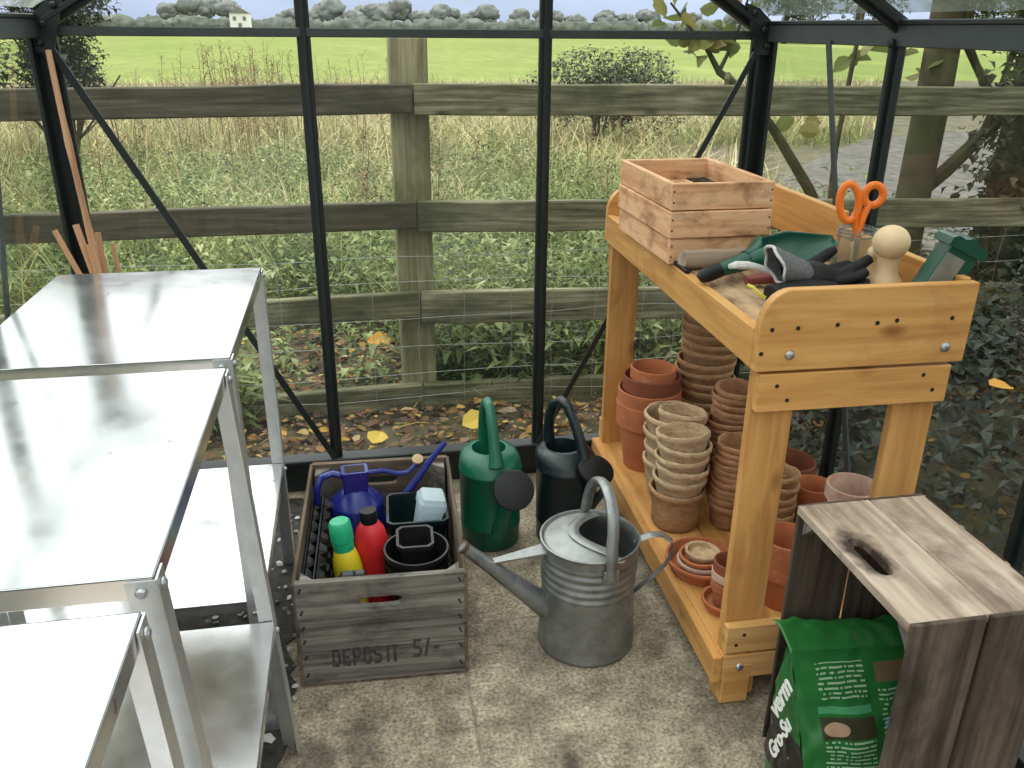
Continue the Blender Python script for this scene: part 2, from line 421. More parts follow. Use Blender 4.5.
STAINS = ((.345, 1.205, .020, .032, .85), (-.06, 1.33, .045, .06, .55), (.12, 1.36, .03, .07, .4), (.20, 1.72, .05, .10, .45), (-.15, 1.25, .05, .12, .5), (.70, 1.28, .10, .10, .45), (.15, 2.15, .12, .16, .6), (.62, 1.62, .05, .16, .4))
def concrete():
    m, nt, b = newmat('concrete_slab')
    mp = texco(nt, rand=False)
    fine = noise_tex(nt, mp, 130, 4, .7); mid = noise_tex(nt, mp, 14, 6, .7); big = noise_tex(nt, mp, 2.4, 4, .6)
    r = ramp(nt, [(.28, (.10, .078, .055)), (.5, (.38, .325, .245)), (.70, (.62, .545, .44))]); nt.links.new(fine.outputs[0], r.inputs[0])
    rm = ramp(nt, [(.32, (.42, .40, .37)), (.62, (1.05, 1.03, 1.0))]); nt.links.new(mid.outputs[0], rm.inputs[0])
    c = mix(nt, 1.0, r.outputs[0], rm.outputs[0], 'MULTIPLY')
    rb = ramp(nt, [(.33, .7), (.47, 0.0)]); nt.links.new(big.outputs[0], rb.inputs[0])
    c = mix(nt, rb.outputs[0], c, (.075, .062, .05))
    sp = noise_tex(nt, mp, 9, 3, .5); rs = ramp(nt, [(.70, 0.0), (.74, .85)]); nt.links.new(sp.outputs[0], rs.inputs[0])
    c = mix(nt, rs.outputs[0], c, (.045, .038, .032))
    tco = nt.nodes.new('ShaderNodeTexCoord'); wob = noise_tex(nt, mp, 28, 4, .6)
    for (x_, y_, sx_, sy_, k_) in STAINS:
        mm_ = nt.nodes.new('ShaderNodeMapping'); mm_.vector_type = 'TEXTURE'; mm_.inputs['Location'].default_value = (x_, y_, 0); mm_.inputs['Scale'].default_value = (sx_, sy_, 1)
        nt.links.new(tco.outputs['Object'], mm_.inputs[0]); sp_ = nt.nodes.new('ShaderNodeSeparateXYZ'); nt.links.new(mm_.outputs[0], sp_.inputs[0])
        cb = nt.nodes.new('ShaderNodeCombineXYZ'); nt.links.new(sp_.outputs[0], cb.inputs[0]); nt.links.new(sp_.outputs[1], cb.inputs[1])
        ln = nt.nodes.new('ShaderNodeVectorMath'); ln.operation = 'LENGTH'; nt.links.new(cb.outputs[0], ln.inputs[0])
        ad = nt.nodes.new('ShaderNodeMath'); ad.operation = 'MULTIPLY_ADD'; ad.inputs[1].default_value = 1.4; nt.links.new(wob.outputs[0], ad.inputs[0]); nt.links.new(ln.outputs['Value'], ad.inputs[2])
        hf = nt.nodes.new('ShaderNodeMath'); hf.operation = 'MULTIPLY'; hf.inputs[1].default_value = .5; nt.links.new(ad.outputs[0], hf.inputs[0])
        rr = ramp(nt, [(.62, k_), (.95, 0.0)]); nt.links.new(hf.outputs[0], rr.inputs[0]); c = mix(nt, rr.outputs[0], c, (.06, .05, .04))
    nt.links.new(c, b.inputs['Base Color']); b.inputs['Roughness'].default_value = .85; b.inputs['Specular IOR Level'].default_value = .25
    bump(nt, b, fine.outputs[0], .5, .003)
    return m
M['concrete'] = concrete()
M['joint'] = plain('slab_joint', (.24, .205, .16), .95, 0, .4, 60, .1, .5)
M['soil'] = plain('dark_wet_soil', (.035, .032, .027), .7, 0, .6, 40, .3, .8)
M['stone'] = foliage('pale_stones', [(.30, .30, .28), (.55, .56, .55), (.16, .15, .13), (.68, .69, .68)], .7, 0)
def groundmat():
    m, nt, b = newmat('ground_earth')
    mp = texco(nt, rand=False); a = noise_tex(nt, mp, 3, 6, .7); f = noise_tex(nt, mp, 40, 4, .7)
    r = ramp(nt, [(.3, (.045, .037, .022)), (.55, (.10, .085, .045)), (.75, (.16, .16, .07))]); nt.links.new(a.outputs[0], r.inputs[0])
    nt.links.new(r.outputs[0], b.inputs['Base Color']); b.inputs['Roughness'].default_value = .95; bump(nt, b, f.outputs[0], .8, .01)
    return m
M['ground'] = groundmat()
def fieldmat():
    m, nt, b = newmat('field_crop')
    mp = texco(nt, (1, .25, 1), rand=False); a = noise_tex(nt, mp, .09, 6, .7); f = noise_tex(nt, mp, 1.2, 5, .7)
    r = ramp(nt, [(.3, (.165, .205, .066)), (.55, (.20, .235, .082)), (.75, (.25, .27, .11))]); nt.links.new(a.outputs[0], r.inputs[0])
    r2 = ramp(nt, [(.3, .8), (.7, 1.08)]); nt.links.new(f.outputs[0], r2.inputs[0])
    c = mix(nt, 1.0, r.outputs[0], r2.outputs[0], 'MULTIPLY')
    nt.links.new(c, b.inputs['Base Color']); b.inputs['Roughness'].default_value = 1; b.inputs['Specular IOR Level'].default_value = 0
    return m
M['field'] = fieldmat()
M['track'] = plain('grey_track', (.115, .105, .098), .95, 0, .35, 9, .1, .6)
M['leafgreen'] = foliage('green_leaves', [(.022, .042, .010), (.06, .095, .024), (.14, .19, .052), (.24, .29, .10), (.36, .40, .18), (.50, .50, .27)], .55, .25, 3.2)
M['grass'] = foliage('grass_blades', [(.06, .085, .022), (.13, .18, .045), (.23, .29, .08), (.34, .36, .12), (.44, .40, .17), (.58, .51, .27)], .55, .25, 1.9)
M['straw'] = foliage('dry_grass', [(.12, .10, .045), (.25, .24, .09), (.36, .33, .14), (.48, .40, .21), (.58, .50, .29), (.66, .58, .37)], .55, .2, 1.1)
M['deadweed'] = foliage('dead_weeds', [(.13, .085, .045), (.24, .17, .09), (.33, .25, .14), (.19, .12, .06)], .8, .1)
M['litter'] = foliage('leaf_litter', [(.035, .022, .014), (.08, .045, .025), (.15, .08, .04), (.22, .12, .055), (.06, .04, .025), (.32, .16, .045), (.10, .065, .04), (.50, .29, .05), (.36, .27, .19), (.045, .03, .02), (.18, .12, .08), (.60, .42, .10), (.12, .075, .04)], .75, .1)
M['yellowleaf'] = foliage('yellow_leaf', [(.62, .42, .05), (.68, .50, .10)], .6, .2)
M['orangeleaf'] = foliage('orange_leaf', [(.62, .30, .035)], .6, .2)
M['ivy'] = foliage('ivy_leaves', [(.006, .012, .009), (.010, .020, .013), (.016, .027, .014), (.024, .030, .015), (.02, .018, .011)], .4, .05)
M['shrub'] = foliage('dark_shrub_leaves', [(.035, .05, .025), (.06, .075, .035), (.09, .10, .055), (.12, .12, .08)], .6, .15)
M['canopy'] = foliage('canopy_leaves', [(.05, .075, .025), (.09, .12, .045), (.15, .17, .07), (.21, .20, .09)], .6, .3)
M['sapling'] = foliage('sapling_leaves', [(.13, .16, .045), (.20, .23, .07), (.27, .26, .08), (.33, .25, .09)], .5, .35)
M['fartree'] = plain('hazed_far_tree_leaves', (.165, .175, .165), 1, 0, .35, .35, 0)  # distance haze is mixed into this grey leaf colour
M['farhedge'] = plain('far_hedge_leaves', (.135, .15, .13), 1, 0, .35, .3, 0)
M['white'] = plain('white_render', (.72, .72, .70), .8)
M['roof'] = plain('grey_slate', (.16, .15, .15), .7)

# ------------------------------------------------------------------ camera
f_px, pitch, yaw, roll, H = 857.03, .3945, .1802, -.0082, 1.3201
fw = Vector((math.sin(yaw) * math.cos(pitch), math.cos(yaw) * math.cos(pitch), -math.sin(pitch)))
rt = Vector((math.cos(yaw), -math.sin(yaw), 0)); dn = fw.cross(rt)
r2 = rt * math.cos(roll) + dn * math.sin(roll); d2 = -rt * math.sin(roll) + dn * math.cos(roll)
cam = bpy.data.objects.new('camera', bpy.data.cameras.new('camera')); COL.objects.link(cam)
cam.data.sensor_fit = 'HORIZONTAL'; cam.data.sensor_width = 36; cam.data.lens = f_px / 1024 * 36; cam.data.clip_start = .02; cam.data.clip_end = 2000
cam.matrix_world = Matrix(((r2.x, -d2.x, -fw.x, 0), (r2.y, -d2.y, -fw.y, 0), (r2.z, -d2.z, -fw.z, H), (0, 0, 0, 1)))
SC.camera = cam

# ------------------------------------------------------------------ world: overcast sky
w = bpy.data.worlds.new('overcast'); SC.world = w; w.use_nodes = True; nt = w.node_tree; nt.nodes.clear()
out = nt.nodes.new('ShaderNodeOutputWorld'); bg = nt.nodes.new('ShaderNodeBackground')
tc = nt.nodes.new('ShaderNodeTexCoord'); sx = nt.nodes.new('ShaderNodeSeparateXYZ'); nt.links.new(tc.outputs['Generated'], sx.inputs[0])
r = ramp(nt, [(0.0, (.29, .34, .47)), (.05, (.34, .39, .51)), (.14, (.70, .73, .79)), (.40, (1.18, 1.19, 1.20)), (.75, (2.3, 2.3, 2.28)), (1.0, (3.0, 2.98, 2.92))])
nt.links.new(sx.outputs['Z'], r.inputs[0])
nz = nt.nodes.new('ShaderNodeTexNoise'); nz.inputs['Scale'].default_value = 3.5; nz.inputs['Detail'].default_value = 5
mpw = nt.nodes.new('ShaderNodeMapping'); mpw.inputs['Scale'].default_value = (1, 1, 3); nt.links.new(tc.outputs['Generated'], mpw.inputs[0]); nt.links.new(mpw.outputs[0], nz.inputs['Vector'])
rc = ramp(nt, [(.35, .84), (.7, 1.12)]); nt.links.new(nz.outputs[0], rc.inputs[0])
c_ = mix(nt, 1.0, r.outputs[0], rc.outputs[0], 'MULTIPLY')
ry = ramp(nt, [(.0, .58), (.45, .84), (.75, 1.06), (1.0, 1.04)]); my = nt.nodes.new('ShaderNodeMath'); my.operation = 'MULTIPLY_ADD'; my.inputs[1].default_value = .5; my.inputs[2].default_value = .5
nt.links.new(sx.outputs['Y'], my.inputs[0]); nt.links.new(my.outputs[0], ry.inputs[0])      # sky dimmed behind the camera to darken the sides facing it
c_ = mix(nt, 1.0, c_, ry.outputs[0], 'MULTIPLY')
lt = nt.nodes.new('ShaderNodeMath'); lt.operation = 'LESS_THAN'; lt.inputs[1].default_value = -.012; nt.links.new(sx.outputs['Z'], lt.inputs[0])
nt.links.new(mix(nt, lt.outputs[0], c_, (.085, .09, .055)), bg.inputs['Color'])
bg.inputs['Strength'].default_value = 1.0
nt.links.new(bg.outputs[0], out.inputs[0])
vs = SC.view_settings; vs.view_transform = 'Standard'; vs.look = 'None'; vs.gamma = 1; vs.use_curve_mapping = False; vs.exposure = 1.0
SC.cycles.transparent_max_bounces = 16

# ------------------------------------------------------------------ the setting: slab, ground, greenhouse
XL, XR, D, ZE = -.726, 1.134, 2.3726, 1.31
S = .62
mb = MB(); mb.box(((XL + XR) / 2, D / 2 - .35, -.06), (XR - XL + .1, D + .8, .12), .004)
floor = struct('floor', mb, M['concrete'], 'stained beige concrete slab floor of the greenhouse')
jm = MB(); jm.box((.175, .75, .0004), (.007, 1.84, .0012), .0003); jm.box((.30, 1.665, .0004), (.26, .006, .0012), .0003)
obj('joint', jm, M['joint'], floor)
mb = MB()
def gz(x, y):
    d = max(0, y - 24) * 0 - .035
    if x > 1.25 and y < 2.9: d += .10 * min(1, (x - 1.25) / .5) * min(1, max(0, (2.9 - y)) / .4) - .0
    return d + .012 * noise.noise(Vector((x * 2, y * 2, 0)))
gx = [-14, -9, -6, -4, -3] + [-2.5 + .25 * i for i in range(27)] + [5, 6.5, 9, 13, 18]
gy = [-12, -5, -2, -1] + [-.5 + .25 * i for i in range(30)] + [8, 10, 13, 17, 24]
vsx = [(x, y, gz(x, y)) if not (XL - .1 < x < XR + .1 and y < D + .05) else (x, y, -.10) for y in gy for x in gx]
nx = len(gx)
mb.add(vsx, [(j * nx + i, j * nx + i + 1, (j + 1) * nx + i + 1, (j + 1) * nx + i) for j in range(len(gy) - 1) for i in range(nx - 1)])
struct('ground', mb, M['ground'], 'rough earth around the greenhouse', smooth=True)
mb = MB(); mb.add([(-260, 23.5, -.05), (500, 23.5, -.05), (900, 420, -.3), (-600, 420, -.3)], [(0, 1, 2, 3)])
struct('field', mb, M['field'], 'flat green crop field reaching to the far trees')
mb = MB(); pts = [(2.9, 5.6), (4.2, 4.3), (9, 4.4), (16, 9), (13, 12.5), (6.5, 10.5), (3.6, 7.4)]
mb.prism(pts, -.05, .012)
struct('track', mb, M['track'], 'patch of grey bare earth beyond the right glass wall')

# frame members -----------------------------------------------------
def bar(name, a, b, wd, dp, mat, parent, facing=(0, 1, 0), groove=True):
    """glazing bar: a T-section from a to b; wd across, dp along 'facing'"""
    a, b = Vector(a), Vector(b); t = (b - a); L = t.length; t.normalize()
    n = Vector(facing); n = (n - t * n.dot(t)).normalized(); u = t.cross(n)
    R = Matrix((t, u, n)).transposed()
    mb = MB(); mb.box((0, 0, 0), (L, wd, dp), .002)
    if groove:
        mb.box((0, 0, -dp * .75), (L, wd * .35, dp * .9), .0015)
        mb.box((0, 0, dp * .62), (L, wd * .62, dp * .5), .0015)
    return obj(name, mb, mat, parent, (a + b) / 2, R)

def wall_empty(name, mb, mat, label): return struct(name, mb, mat, label)
FR = M['frame']
mb = MB(); mb.box(((XL + XR) / 2, D + .02, .056), (XR - XL + .06, .035, .112), .003); mb.box(((XL + XR) / 2, D - .004, .112), (XR - XL + .06, .05, .014), .003)
wb = struct('wall_back', mb, FR, 'dark green metal framed glass gable wall at the back')
X1 = -.106; X2 = X1 + S
for x in (X1, X2): bar('glazing_bar', (x, D, .115), (x, D, 1.31 + .62 * .55), .034, .016, FR, wb, (0, 1, 0))
bar('transom', (XL, D, ZE - .006), (XR, D, ZE - .006), .022, .022, M['eave'], wb, (0, 1, 0), False)
for x, sg in ((XL, 1), (XR, -1)):
    mb = MB(); mb.box((sg * .018, 0, 0), (.055, .014, 1.2), .002); mb.box((-sg * .006, -.022, 0), (.010, .05, 1.2), .002); mb.box((sg * .030, -.012, 0), (.008, .02, 1.2), .002)
    p = obj('corner_post', mb, FR, wb, (x, D - .006, .71))
    mb = MB(); mb.prism([(0, -.055), (sg * .040, -.055), (sg * .058, .004), (sg * .085, .075), (sg * .045, .062), (0, .025)], -.004, .004, Matrix.Rotation(PI / 2, 4, 'X'))
    g = obj('gusset_plate', mb, FR, wb, (x, D - .030, ZE))
    for (bx, bz) in ((.014, -.032), (.026, .008), (.058, .05)):
        mb = MB(); mb.lathe([(.0085, 0), (.0085, .005), (.005, .009), (.001, .009)], 8, Matrix.Translation((sg * bx, -.004, bz)) @ Matrix.Rotation(PI / 2, 4, 'X'))
        obj('bolt', mb, M['darkbolt'], g)
# gable rafters
RP = math.tan(math.radians(31)); xm = (XL + XR) / 2; ZR = ZE + (XR - xm) * RP
for a, sg in ((XL, 1), (XR, -1)): bar('gable_rafter', (a, D, ZE), (xm, D, ZR), .036, .03, FR, wb, (0, 1, 0))
# braces
bar('brace', (XL + .035, D - .03, 1.262), (X1 - .005, D - .03, .125), .018, .005, FR, wb, (0, 1, 0), False)
bar('brace', (XR - .04, D - .03, 1.262), (X2 + .0, D - .03, .125), .016, .005, FR, wb, (0, 1, 0), False)
nwin = [0]
def pane(mb, mat, lab): 
    nwin[0] += 1
    return struct('window_%d' % nwin[0], mb, mat, lab)
for k, (a, b2) in enumerate(((XL, X1), (X1, X2), (X2, XR))):
    mb = MB(); mb.box(((a + b2) / 2, D + .010, (.118 + ZE) / 2), (b2 - a - .008, .003, ZE - .118 - .012), .0005)
    pane(mb, M['pane'], ['left', 'middle', 'right'][k] + ' glass pane of the back wall')
for k, (a, b2) in enumerate(((XL, X1), (X1, X2), (X2, XR))):
    zt = lambda x: ZE + (min(x - XL, XR - x)) * RP - .012
    o_ = [(a + .004, ZE + .008), (b2 - .004, ZE + .008), (b2 - .004, max(ZE + .01, zt(b2)))] + ([(xm, zt(xm))] if a < xm < b2 else []) + [(a + .004, max(ZE + .01, zt(a)))]
    mb = MB(); mb.prism(o_, -.0015, .0015, Matrix.Translation((0, D + .01, 0)) @ Matrix.Rotation(PI / 2, 4, 'X'))
    pane(mb, M['pane'], ['left', 'middle', 'right'][k] + ' gable glass pane above the back wall transom')
# side walls
Y0 = D - 4 * S
for name, x, sg in (('wall_left', XL, -1), ('wall_right', XR, 1)):
    mb = MB(); mb.box((x + sg * .02, (Y0 + D) / 2, .056), (.035, D - Y0, .112), .003); mb.box((x - sg * .004, (Y0 + D) / 2, .112), (.05, D - Y0, .014), .003)
    wl = struct(name, mb, FR, 'dark green framed glass side wall on the ' + name[5:])
    mb = MB(); mb.box((x - sg * .006, (Y0 + D) / 2, ZE), (.012, D - Y0, .044), .002); obj('eave_bar', mb, M['eave'], wl)
    mb = MB(); mb.box((x + sg * .008, (Y0 + D) / 2, ZE + .026), (.05, D - Y0, .010), .002); obj('gutter_lip', mb, FR, wl)
    for k in (1, 2, 3): 
        bar('glazing_bar', (x, D - k * S, .115), (x, D - k * S, ZE - .01), .034, .016, FR, wl, (sg, 0, 0))
        mb = MB(); mb.lathe([(.010, 0), (.010, .007), (.006, .012), (.001, .012)], 8, Matrix.Translation((x - sg * .012, D - k * S, ZE - .016)) @ Matrix.Rotation(-sg * PI / 2, 4, 'Y'))
        obj('bolt', mb, M['darkbolt'], wl)
    bar('brace', (x - sg * .016, 2.01, 1.295), (x - sg * .016, 1.56, .125), .020, .005, M['eave'], wl, (1, 0, 0), False)
    for k in range(4):
        mb = MB(); mb.box((x + sg * .010, D - (k + .5) * S, (.118 + ZE) / 2 - .01), (.003, S - .008, ZE - .118 - .04), .0005)
        pane(mb, M['pane_side'], 'side glass pane %s from the back corner on the %s' % (['first', 'second', 'third', 'fourth'][k], name[5:]))
# roof
mb = MB(); mb.box((xm, (Y0 + D) / 2, ZR + .01), (.05, D - Y0, .04), .003)
ce = struct('ceiling', mb, FR, 'pitched glass roof with dark green bars')
for a, sg in ((XL, 1), (XR, -1)):
    for k in (1, 2, 3): bar('roof_bar', (a, D - k * S, ZE + .02), (xm, D - k * S, ZR), .034, .016, FR, ce, (-sg * RP, 0, 1))
    for k in range(4):
        p0, p1 = Vector((a, 0, ZE + .045)), Vector((xm, 0, ZR + .03)); t = (p1 - p0); L = t.length
        mb = MB(); mb.box((0, 0, 0), (L, S - .006, .003), .0005, Matrix.Rotation(-math.atan2(t.z, t.x), 4, 'Y'))
        c_ = (p0 + p1) / 2; mb.V = [(v[0] + c_.x, v[1] + D - (k + .5) * S, v[2] + c_.z) for v in mb.V]
        pane(mb, M['pane_roof'] if sg > 0 else M['pane_roof_r'], 'grimy roof glass pane %s from the back on the %s slope' % (['first', 'second', 'third', 'fourth'][k], 'left' if sg > 0 else 'right'))

# dark soil strip and chips under the left staging
mb = MB()
for i in range(14):
    pass
mb.prism([(XL + .03, .0)] + [(-.205 + .03 * noise.noise(Vector((i * .37, 0, 0))) + .016 * noise.noise(Vector((i * 1.3, 5, 0))), i * (D - .04) / 90) for i in range(91)] + [(XL + .03, D - .03)], .0004, .003)
struct('trim_1', mb, M['soil'], 'strip of dark damp soil under the staging')
mb = MB()
for i in range(260):
    x = rnd.uniform(-.42, -.19) if rnd.random() < .75 else rnd.uniform(-.6, -.2); y = rnd.uniform(.95, 2.25); s_ = rnd.uniform(.003, .018) * rnd.uniform(.5, 1)
    R = Euler((rnd.uniform(-.4, .4), rnd.uniform(-.4, .4), rnd.uniform(0, 6.3))).to_matrix()
    vs_ = [R @ Vector(v) * s_ for v in ((1, 0, 0), (.4, .7, .1), (-.7, .5, 0), (-.9, -.3, .1), (.1, -.8, 0), (0, 0, .35), (0, 0, -.3))]
    vs_ = [(v.x + x, v.y + y, v.z + .006 + s_ * .3) for v in vs_]
    mb.add(vs_, [(i2, (i2 + 1) % 5, 5) for i2 in range(5)] + [((i2 + 1) % 5, i2, 6) for i2 in range(5)])
tag(obj('gravel_chips', mb, M['stone']), 'pale broken chips scattered on dark soil under the metal staging', 'gravel', kind='stuff')

# ------------------------------------------------------------------ fence
fe = thing('field_fence', 'four rail weathered wooden fence with wire netting outside the back wall', 'fence', (.195, 3.0, -.04))
def rail(x0, z0, x1, z1, h, y=3.0, t=.038, mat=None):
    dx, dz = x1 - x0, z1 - z0; L = math.hypot(dx, dz); an = math.atan2(dz, dx)
    n = 40; mb = MB(); vs_, fs_ = [], []
    sd = rnd.uniform(0, 99)
    for i in range(n + 1):
        xx = -L / 2 + L * i / n
        a, b_ = .004 * noise.noise(Vector((xx * 3, sd, 0))), .004 * noise.noise(Vector((xx * 3, sd + 9, 0)))
        ch = .004
        for (u, v) in ((-h / 2 + a, -t / 2 + ch), (-h / 2 + a, t / 2 - ch), (-h / 2 + ch + a, t / 2), (h / 2 - ch + b_, t / 2), (h / 2 + b_, t / 2 - ch), (h / 2 + b_, -t / 2 + ch), (h / 2 - ch + b_, -t / 2), (-h / 2 + ch + a, -t / 2)):
            vs_.append((xx, v, u))
    for i in range(n):
        for k in range(8):
            k2 = (k + 1) % 8; fs_.append((i * 8 + k, (i + 1) * 8 + k, (i + 1) * 8 + k2, i * 8 + k2))
    fs_ += [tuple(range(8)), tuple(n * 8 + k for k in range(8))[::-1]]
    mb.add(vs_, fs_)
    return obj('rail', mb, mat or M['fence'], fe, ((x0 + x1) / 2 - .195, y - 3.0, (z0 + z1) / 2 - h / 2 + .04), (0, -an, 0))
for (za, zb, h) in ((1.115, 1.147, .095), (.735, .762, .094), (.38, .437, .095), (.02, .077, .10)): rail(-2.9, za, .200, zb, h, mat=M['fence_dark'] if za > .7 else None)
for (za, zb, h) in ((1.147, 1.11, .101), (.762, .665, .108), (.437, .31, .12), (.077, -.0, .11)): rail(.207, za, 4.6, zb, h)
for px_ in (.195, -2.6, 4.3):
    mb = MB(); mb.box((0, 0, 0), (1.75, .128, .10), .006)
    obj('post', mb, M['post'], fe, (px_ - .195, .072, .455), UPX)
mb = MB()
for zz in (.575, .47, .345, .235, .13, .04):
    sd = rnd.uniform(0, 50); sl = rnd.uniform(-.03, .03)
    mb.tube([(x_ / 10, -.035 - .02 * noise.noise(Vector((x_ * .23, sd, 3))), zz + .04 + sl * x_ / 30 + .022 * noise.noise(Vector((x_ * .19, sd, 0)))) for x_ in range(-29, 44, 2)], .0012, 4, False)
for k in range(-17, 26):
    x_ = k * .165 + rnd.uniform(-.02, .02); sd = rnd.uniform(0, 50)
    if x_ < -2.8 or x_ > 4.3: continue
    mb.tube([(x_ + .014 * noise.noise(Vector((z_ * .6, sd, 0))), -.034 - .018 * noise.noise(Vector((z_ * .4, sd, 5))), .04 + z_ * .1) for z_ in range(0, 7)], .0009, 4, False)
obj('wire_netting', mb, M['wire'], fe)

# ------------------------------------------------------------------ vegetation helpers
def leaf(mb, p, d, up, L, W, bend=.25, fold=.2):
    d = d.normalized(); s_ = d.cross(up)
    if s_.length < 1e-4: s_ = Vector((1, 0, 0))
    s_.normalize(); n = s_.cross(d)
    p = Vector(p)
    m1 = p + d * L * .45 + n * L * bend * .25
    tip = p + d * L - n * L * bend * .5
    l = m1 + s_ * W / 2 + n * W * fold; r_ = m1 - s_ * W / 2 + n * W * fold
    mb.add([p, l, m1, r_, tip], [(0, 2, 1), (0, 3, 2), (1, 2, 4), (2, 3, 4)])
def rdir(zmin=-.3, zmax=1):
    a = rnd.uniform(0, 2 * PI); z = rnd.uniform(zmin, zmax); h_ = math.sqrt(max(0, 1 - z * z))
    return Vector((math.cos(a) * h_, math.sin(a) * h_, z))
UP = Vector((0, 0, 1))
def blade(mb, p, h, w_, lean, seg=3):
    a = rnd.uniform(0, 2 * PI); dx, dy = math.cos(a), math.sin(a); sx_, sy_ = -dy, dx
    vs_ = []
    for i in range(seg + 1):
        t_ = i / seg; ww = w_ * (1 - t_) ** .7 / 2
        q = Vector((p[0] + dx * lean * h * t_ * t_, p[1] + dy * lean * h * t_ * t_, p[2] + h * t_ * (1 - .3 * lean * t_)))
        vs_ += [(q.x - sx_ * ww, q.y - sy_ * ww, q.z), (q.x + sx_ * ww, q.y + sy_ * ww, q.z)]
    mb.add(vs_, [(2 * i, 2 * i + 1, 2 * i + 3, 2 * i + 2) for i in range(seg)])

def xrange_at(y): return (-.55 * y - .3 if y > 3 else -2.4, .98 * y + .3)

# leafy undergrowth close behind the fence
mb = MB()
for i in range(3300):
    y = 3.14 + rnd.random() ** 1.25 * 5.0
    x0_, x1_ = -.62 * y - .1, .70 * y
    x = rnd.uniform(x0_, x1_)
    patch = .5 + .5 * noise.noise(Vector((x * 1.3, y * 1.3, 4)))
    h = (.16 + .50 * patch * rnd.uniform(.6, 1.1)) * (1.0 if y > 3.3 else .75)
    if x > 1.9: h *= .75
    if x > 2.9 and y > 4.4: continue
    if x < .12 and y < 3.95:
        if rnd.random() < .55: continue
        h *= .45
    if rnd.random() < .10: h *= 1.35
    lean = Vector((rnd.uniform(-.25, .25), rnd.uniform(-.25, .25), 1))
    n_ = int(6 + h * 32)
    big = rnd.uniform(.7, 1.25)
    for k in range(n_):
        t_ = (k + .6) / n_; p = Vector((x, y, -.03)) + lean * (h * t_)
        d = rdir(-.25, .55)
        leaf(mb, p, d, UP, rnd.uniform(.030, .075) * big, rnd.uniform(.014, .036) * big, rnd.uniform(.1, .7))
for i in range(170):
    x, y = rnd.uniform(1.35, 2.6), rnd.uniform(3.15, 4.3); h = rnd.uniform(.3, .66)
    for k in range(26):
        p = Vector((x + rnd.uniform(-.08, .08), y + rnd.uniform(-.08, .08), h * rnd.random() ** .7)); leaf(mb, p, rdir(-.25, .55), UP, rnd.uniform(.03, .07), rnd.uniform(.016, .034), .4)
tag(obj('leafy_undergrowth', mb, M['leafgreen']), 'nettles and brambles growing thickly just behind the wooden fence', 'undergrowth', kind='stuff')
# green and yellow grass
mb = MB()
for i in range(30000):
    y = 3.15 + rnd.random() ** 1.25 * 9.0
    x = rnd.uniform(-.64 * y - .1, .62 * y)
    if y < 4.2 and rnd.random() < .45: continue
    if y < 4.0 and x < .15: continue
    if 2.9 < x and y > 4.6 and y < 10: continue
    k = .55 + .45 * noise.noise(Vector((x * .8, y * .8, 1)))
    blade(mb, (x, y, -.04), rnd.uniform(.22, .62) * (.55 + k * .7) * (1 if y < 7 else .85), rnd.uniform(.006, .012), rnd.uniform(.3, 1.7 if y > 4 else .7))
tag(obj('long_grass', mb, M['grass']), 'long mixed green grass growing between the fence and the field', 'grass', kind='stuff')
mb = MB()
for i in range(30000):
    y = 5.2 + rnd.random() ** 1.1 * 17.5
    x = rnd.uniform(-.66 * y, .64 * y)
    if 3.2 < x and y < 10.5 and x < 12: continue
    k = noise.noise(Vector((x * .45, y * .45, 8)))
    h = rnd.uniform(.25, .62) * (1 + .55 * k)
    if y > 14: h *= .7
    blade(mb, (x, y, -.05), h, rnd.uniform(.010, .022), rnd.uniform(.2, 1.6))
tag(obj('dry_grass', mb, M['straw']), 'straw coloured dry grass stretching towards the green field', 'grass', kind='stuff')
# tall dead weeds
mb = MB()
def weed(x, y, h):
    lx, ly = rnd.uniform(-.08, .08), rnd.uniform(-.06, .06)
    pts_ = [(x + lx * h * t_ * t_, y + ly * h * t_ * t_, -.04 + h * t_) for t_ in (0, .35, .7, 1)]
    mb.tube(pts_, [.0035, .0032, .003, .002], 3, False)
    for k in range(rnd.randint(10, 20)):
        t_ = rnd.uniform(.45, 1.0)
        p = Vector((x + lx * h * t_ * t_, y + ly * h * t_ * t_, -.04 + h * t_)); d = rdir(.1, .9)
        L = rnd.uniform(.04, .13) * (1.3 - t_ * .6)
        mb.tube([p, p + d * L], [.003, .0015], 3, False)
        q = p + d * L
        for j in range(2): leaf(mb, q + rdir() * .012, rdir(-.3, .9), UP, rnd.uniform(.016, .034), rnd.uniform(.010, .020))
for i in range(120):
    y = rnd.uniform(8.0, 13.5); c_ = rnd.choice((-2.0, -1.2, -1.1, -.95, -.9, -.8, -.75, -.6, -.2, .35))
    x = (c_ + rnd.gauss(0, .22)) * y / 8.2 * 1.0
    weed(x, y, rnd.uniform(.62, 1.04) + (.12 if -1.3 < c_ < -.5 else 0))
for i in range(40):
    y = rnd.uniform(5, 12); weed(rnd.uniform(-.55 * y, .5 * y), y, rnd.uniform(.45, .85))
tag(obj('dead_weeds', mb, M['deadweed']), 'tall brown dead weed stems standing above the top fence rail', 'weeds', kind='stuff')
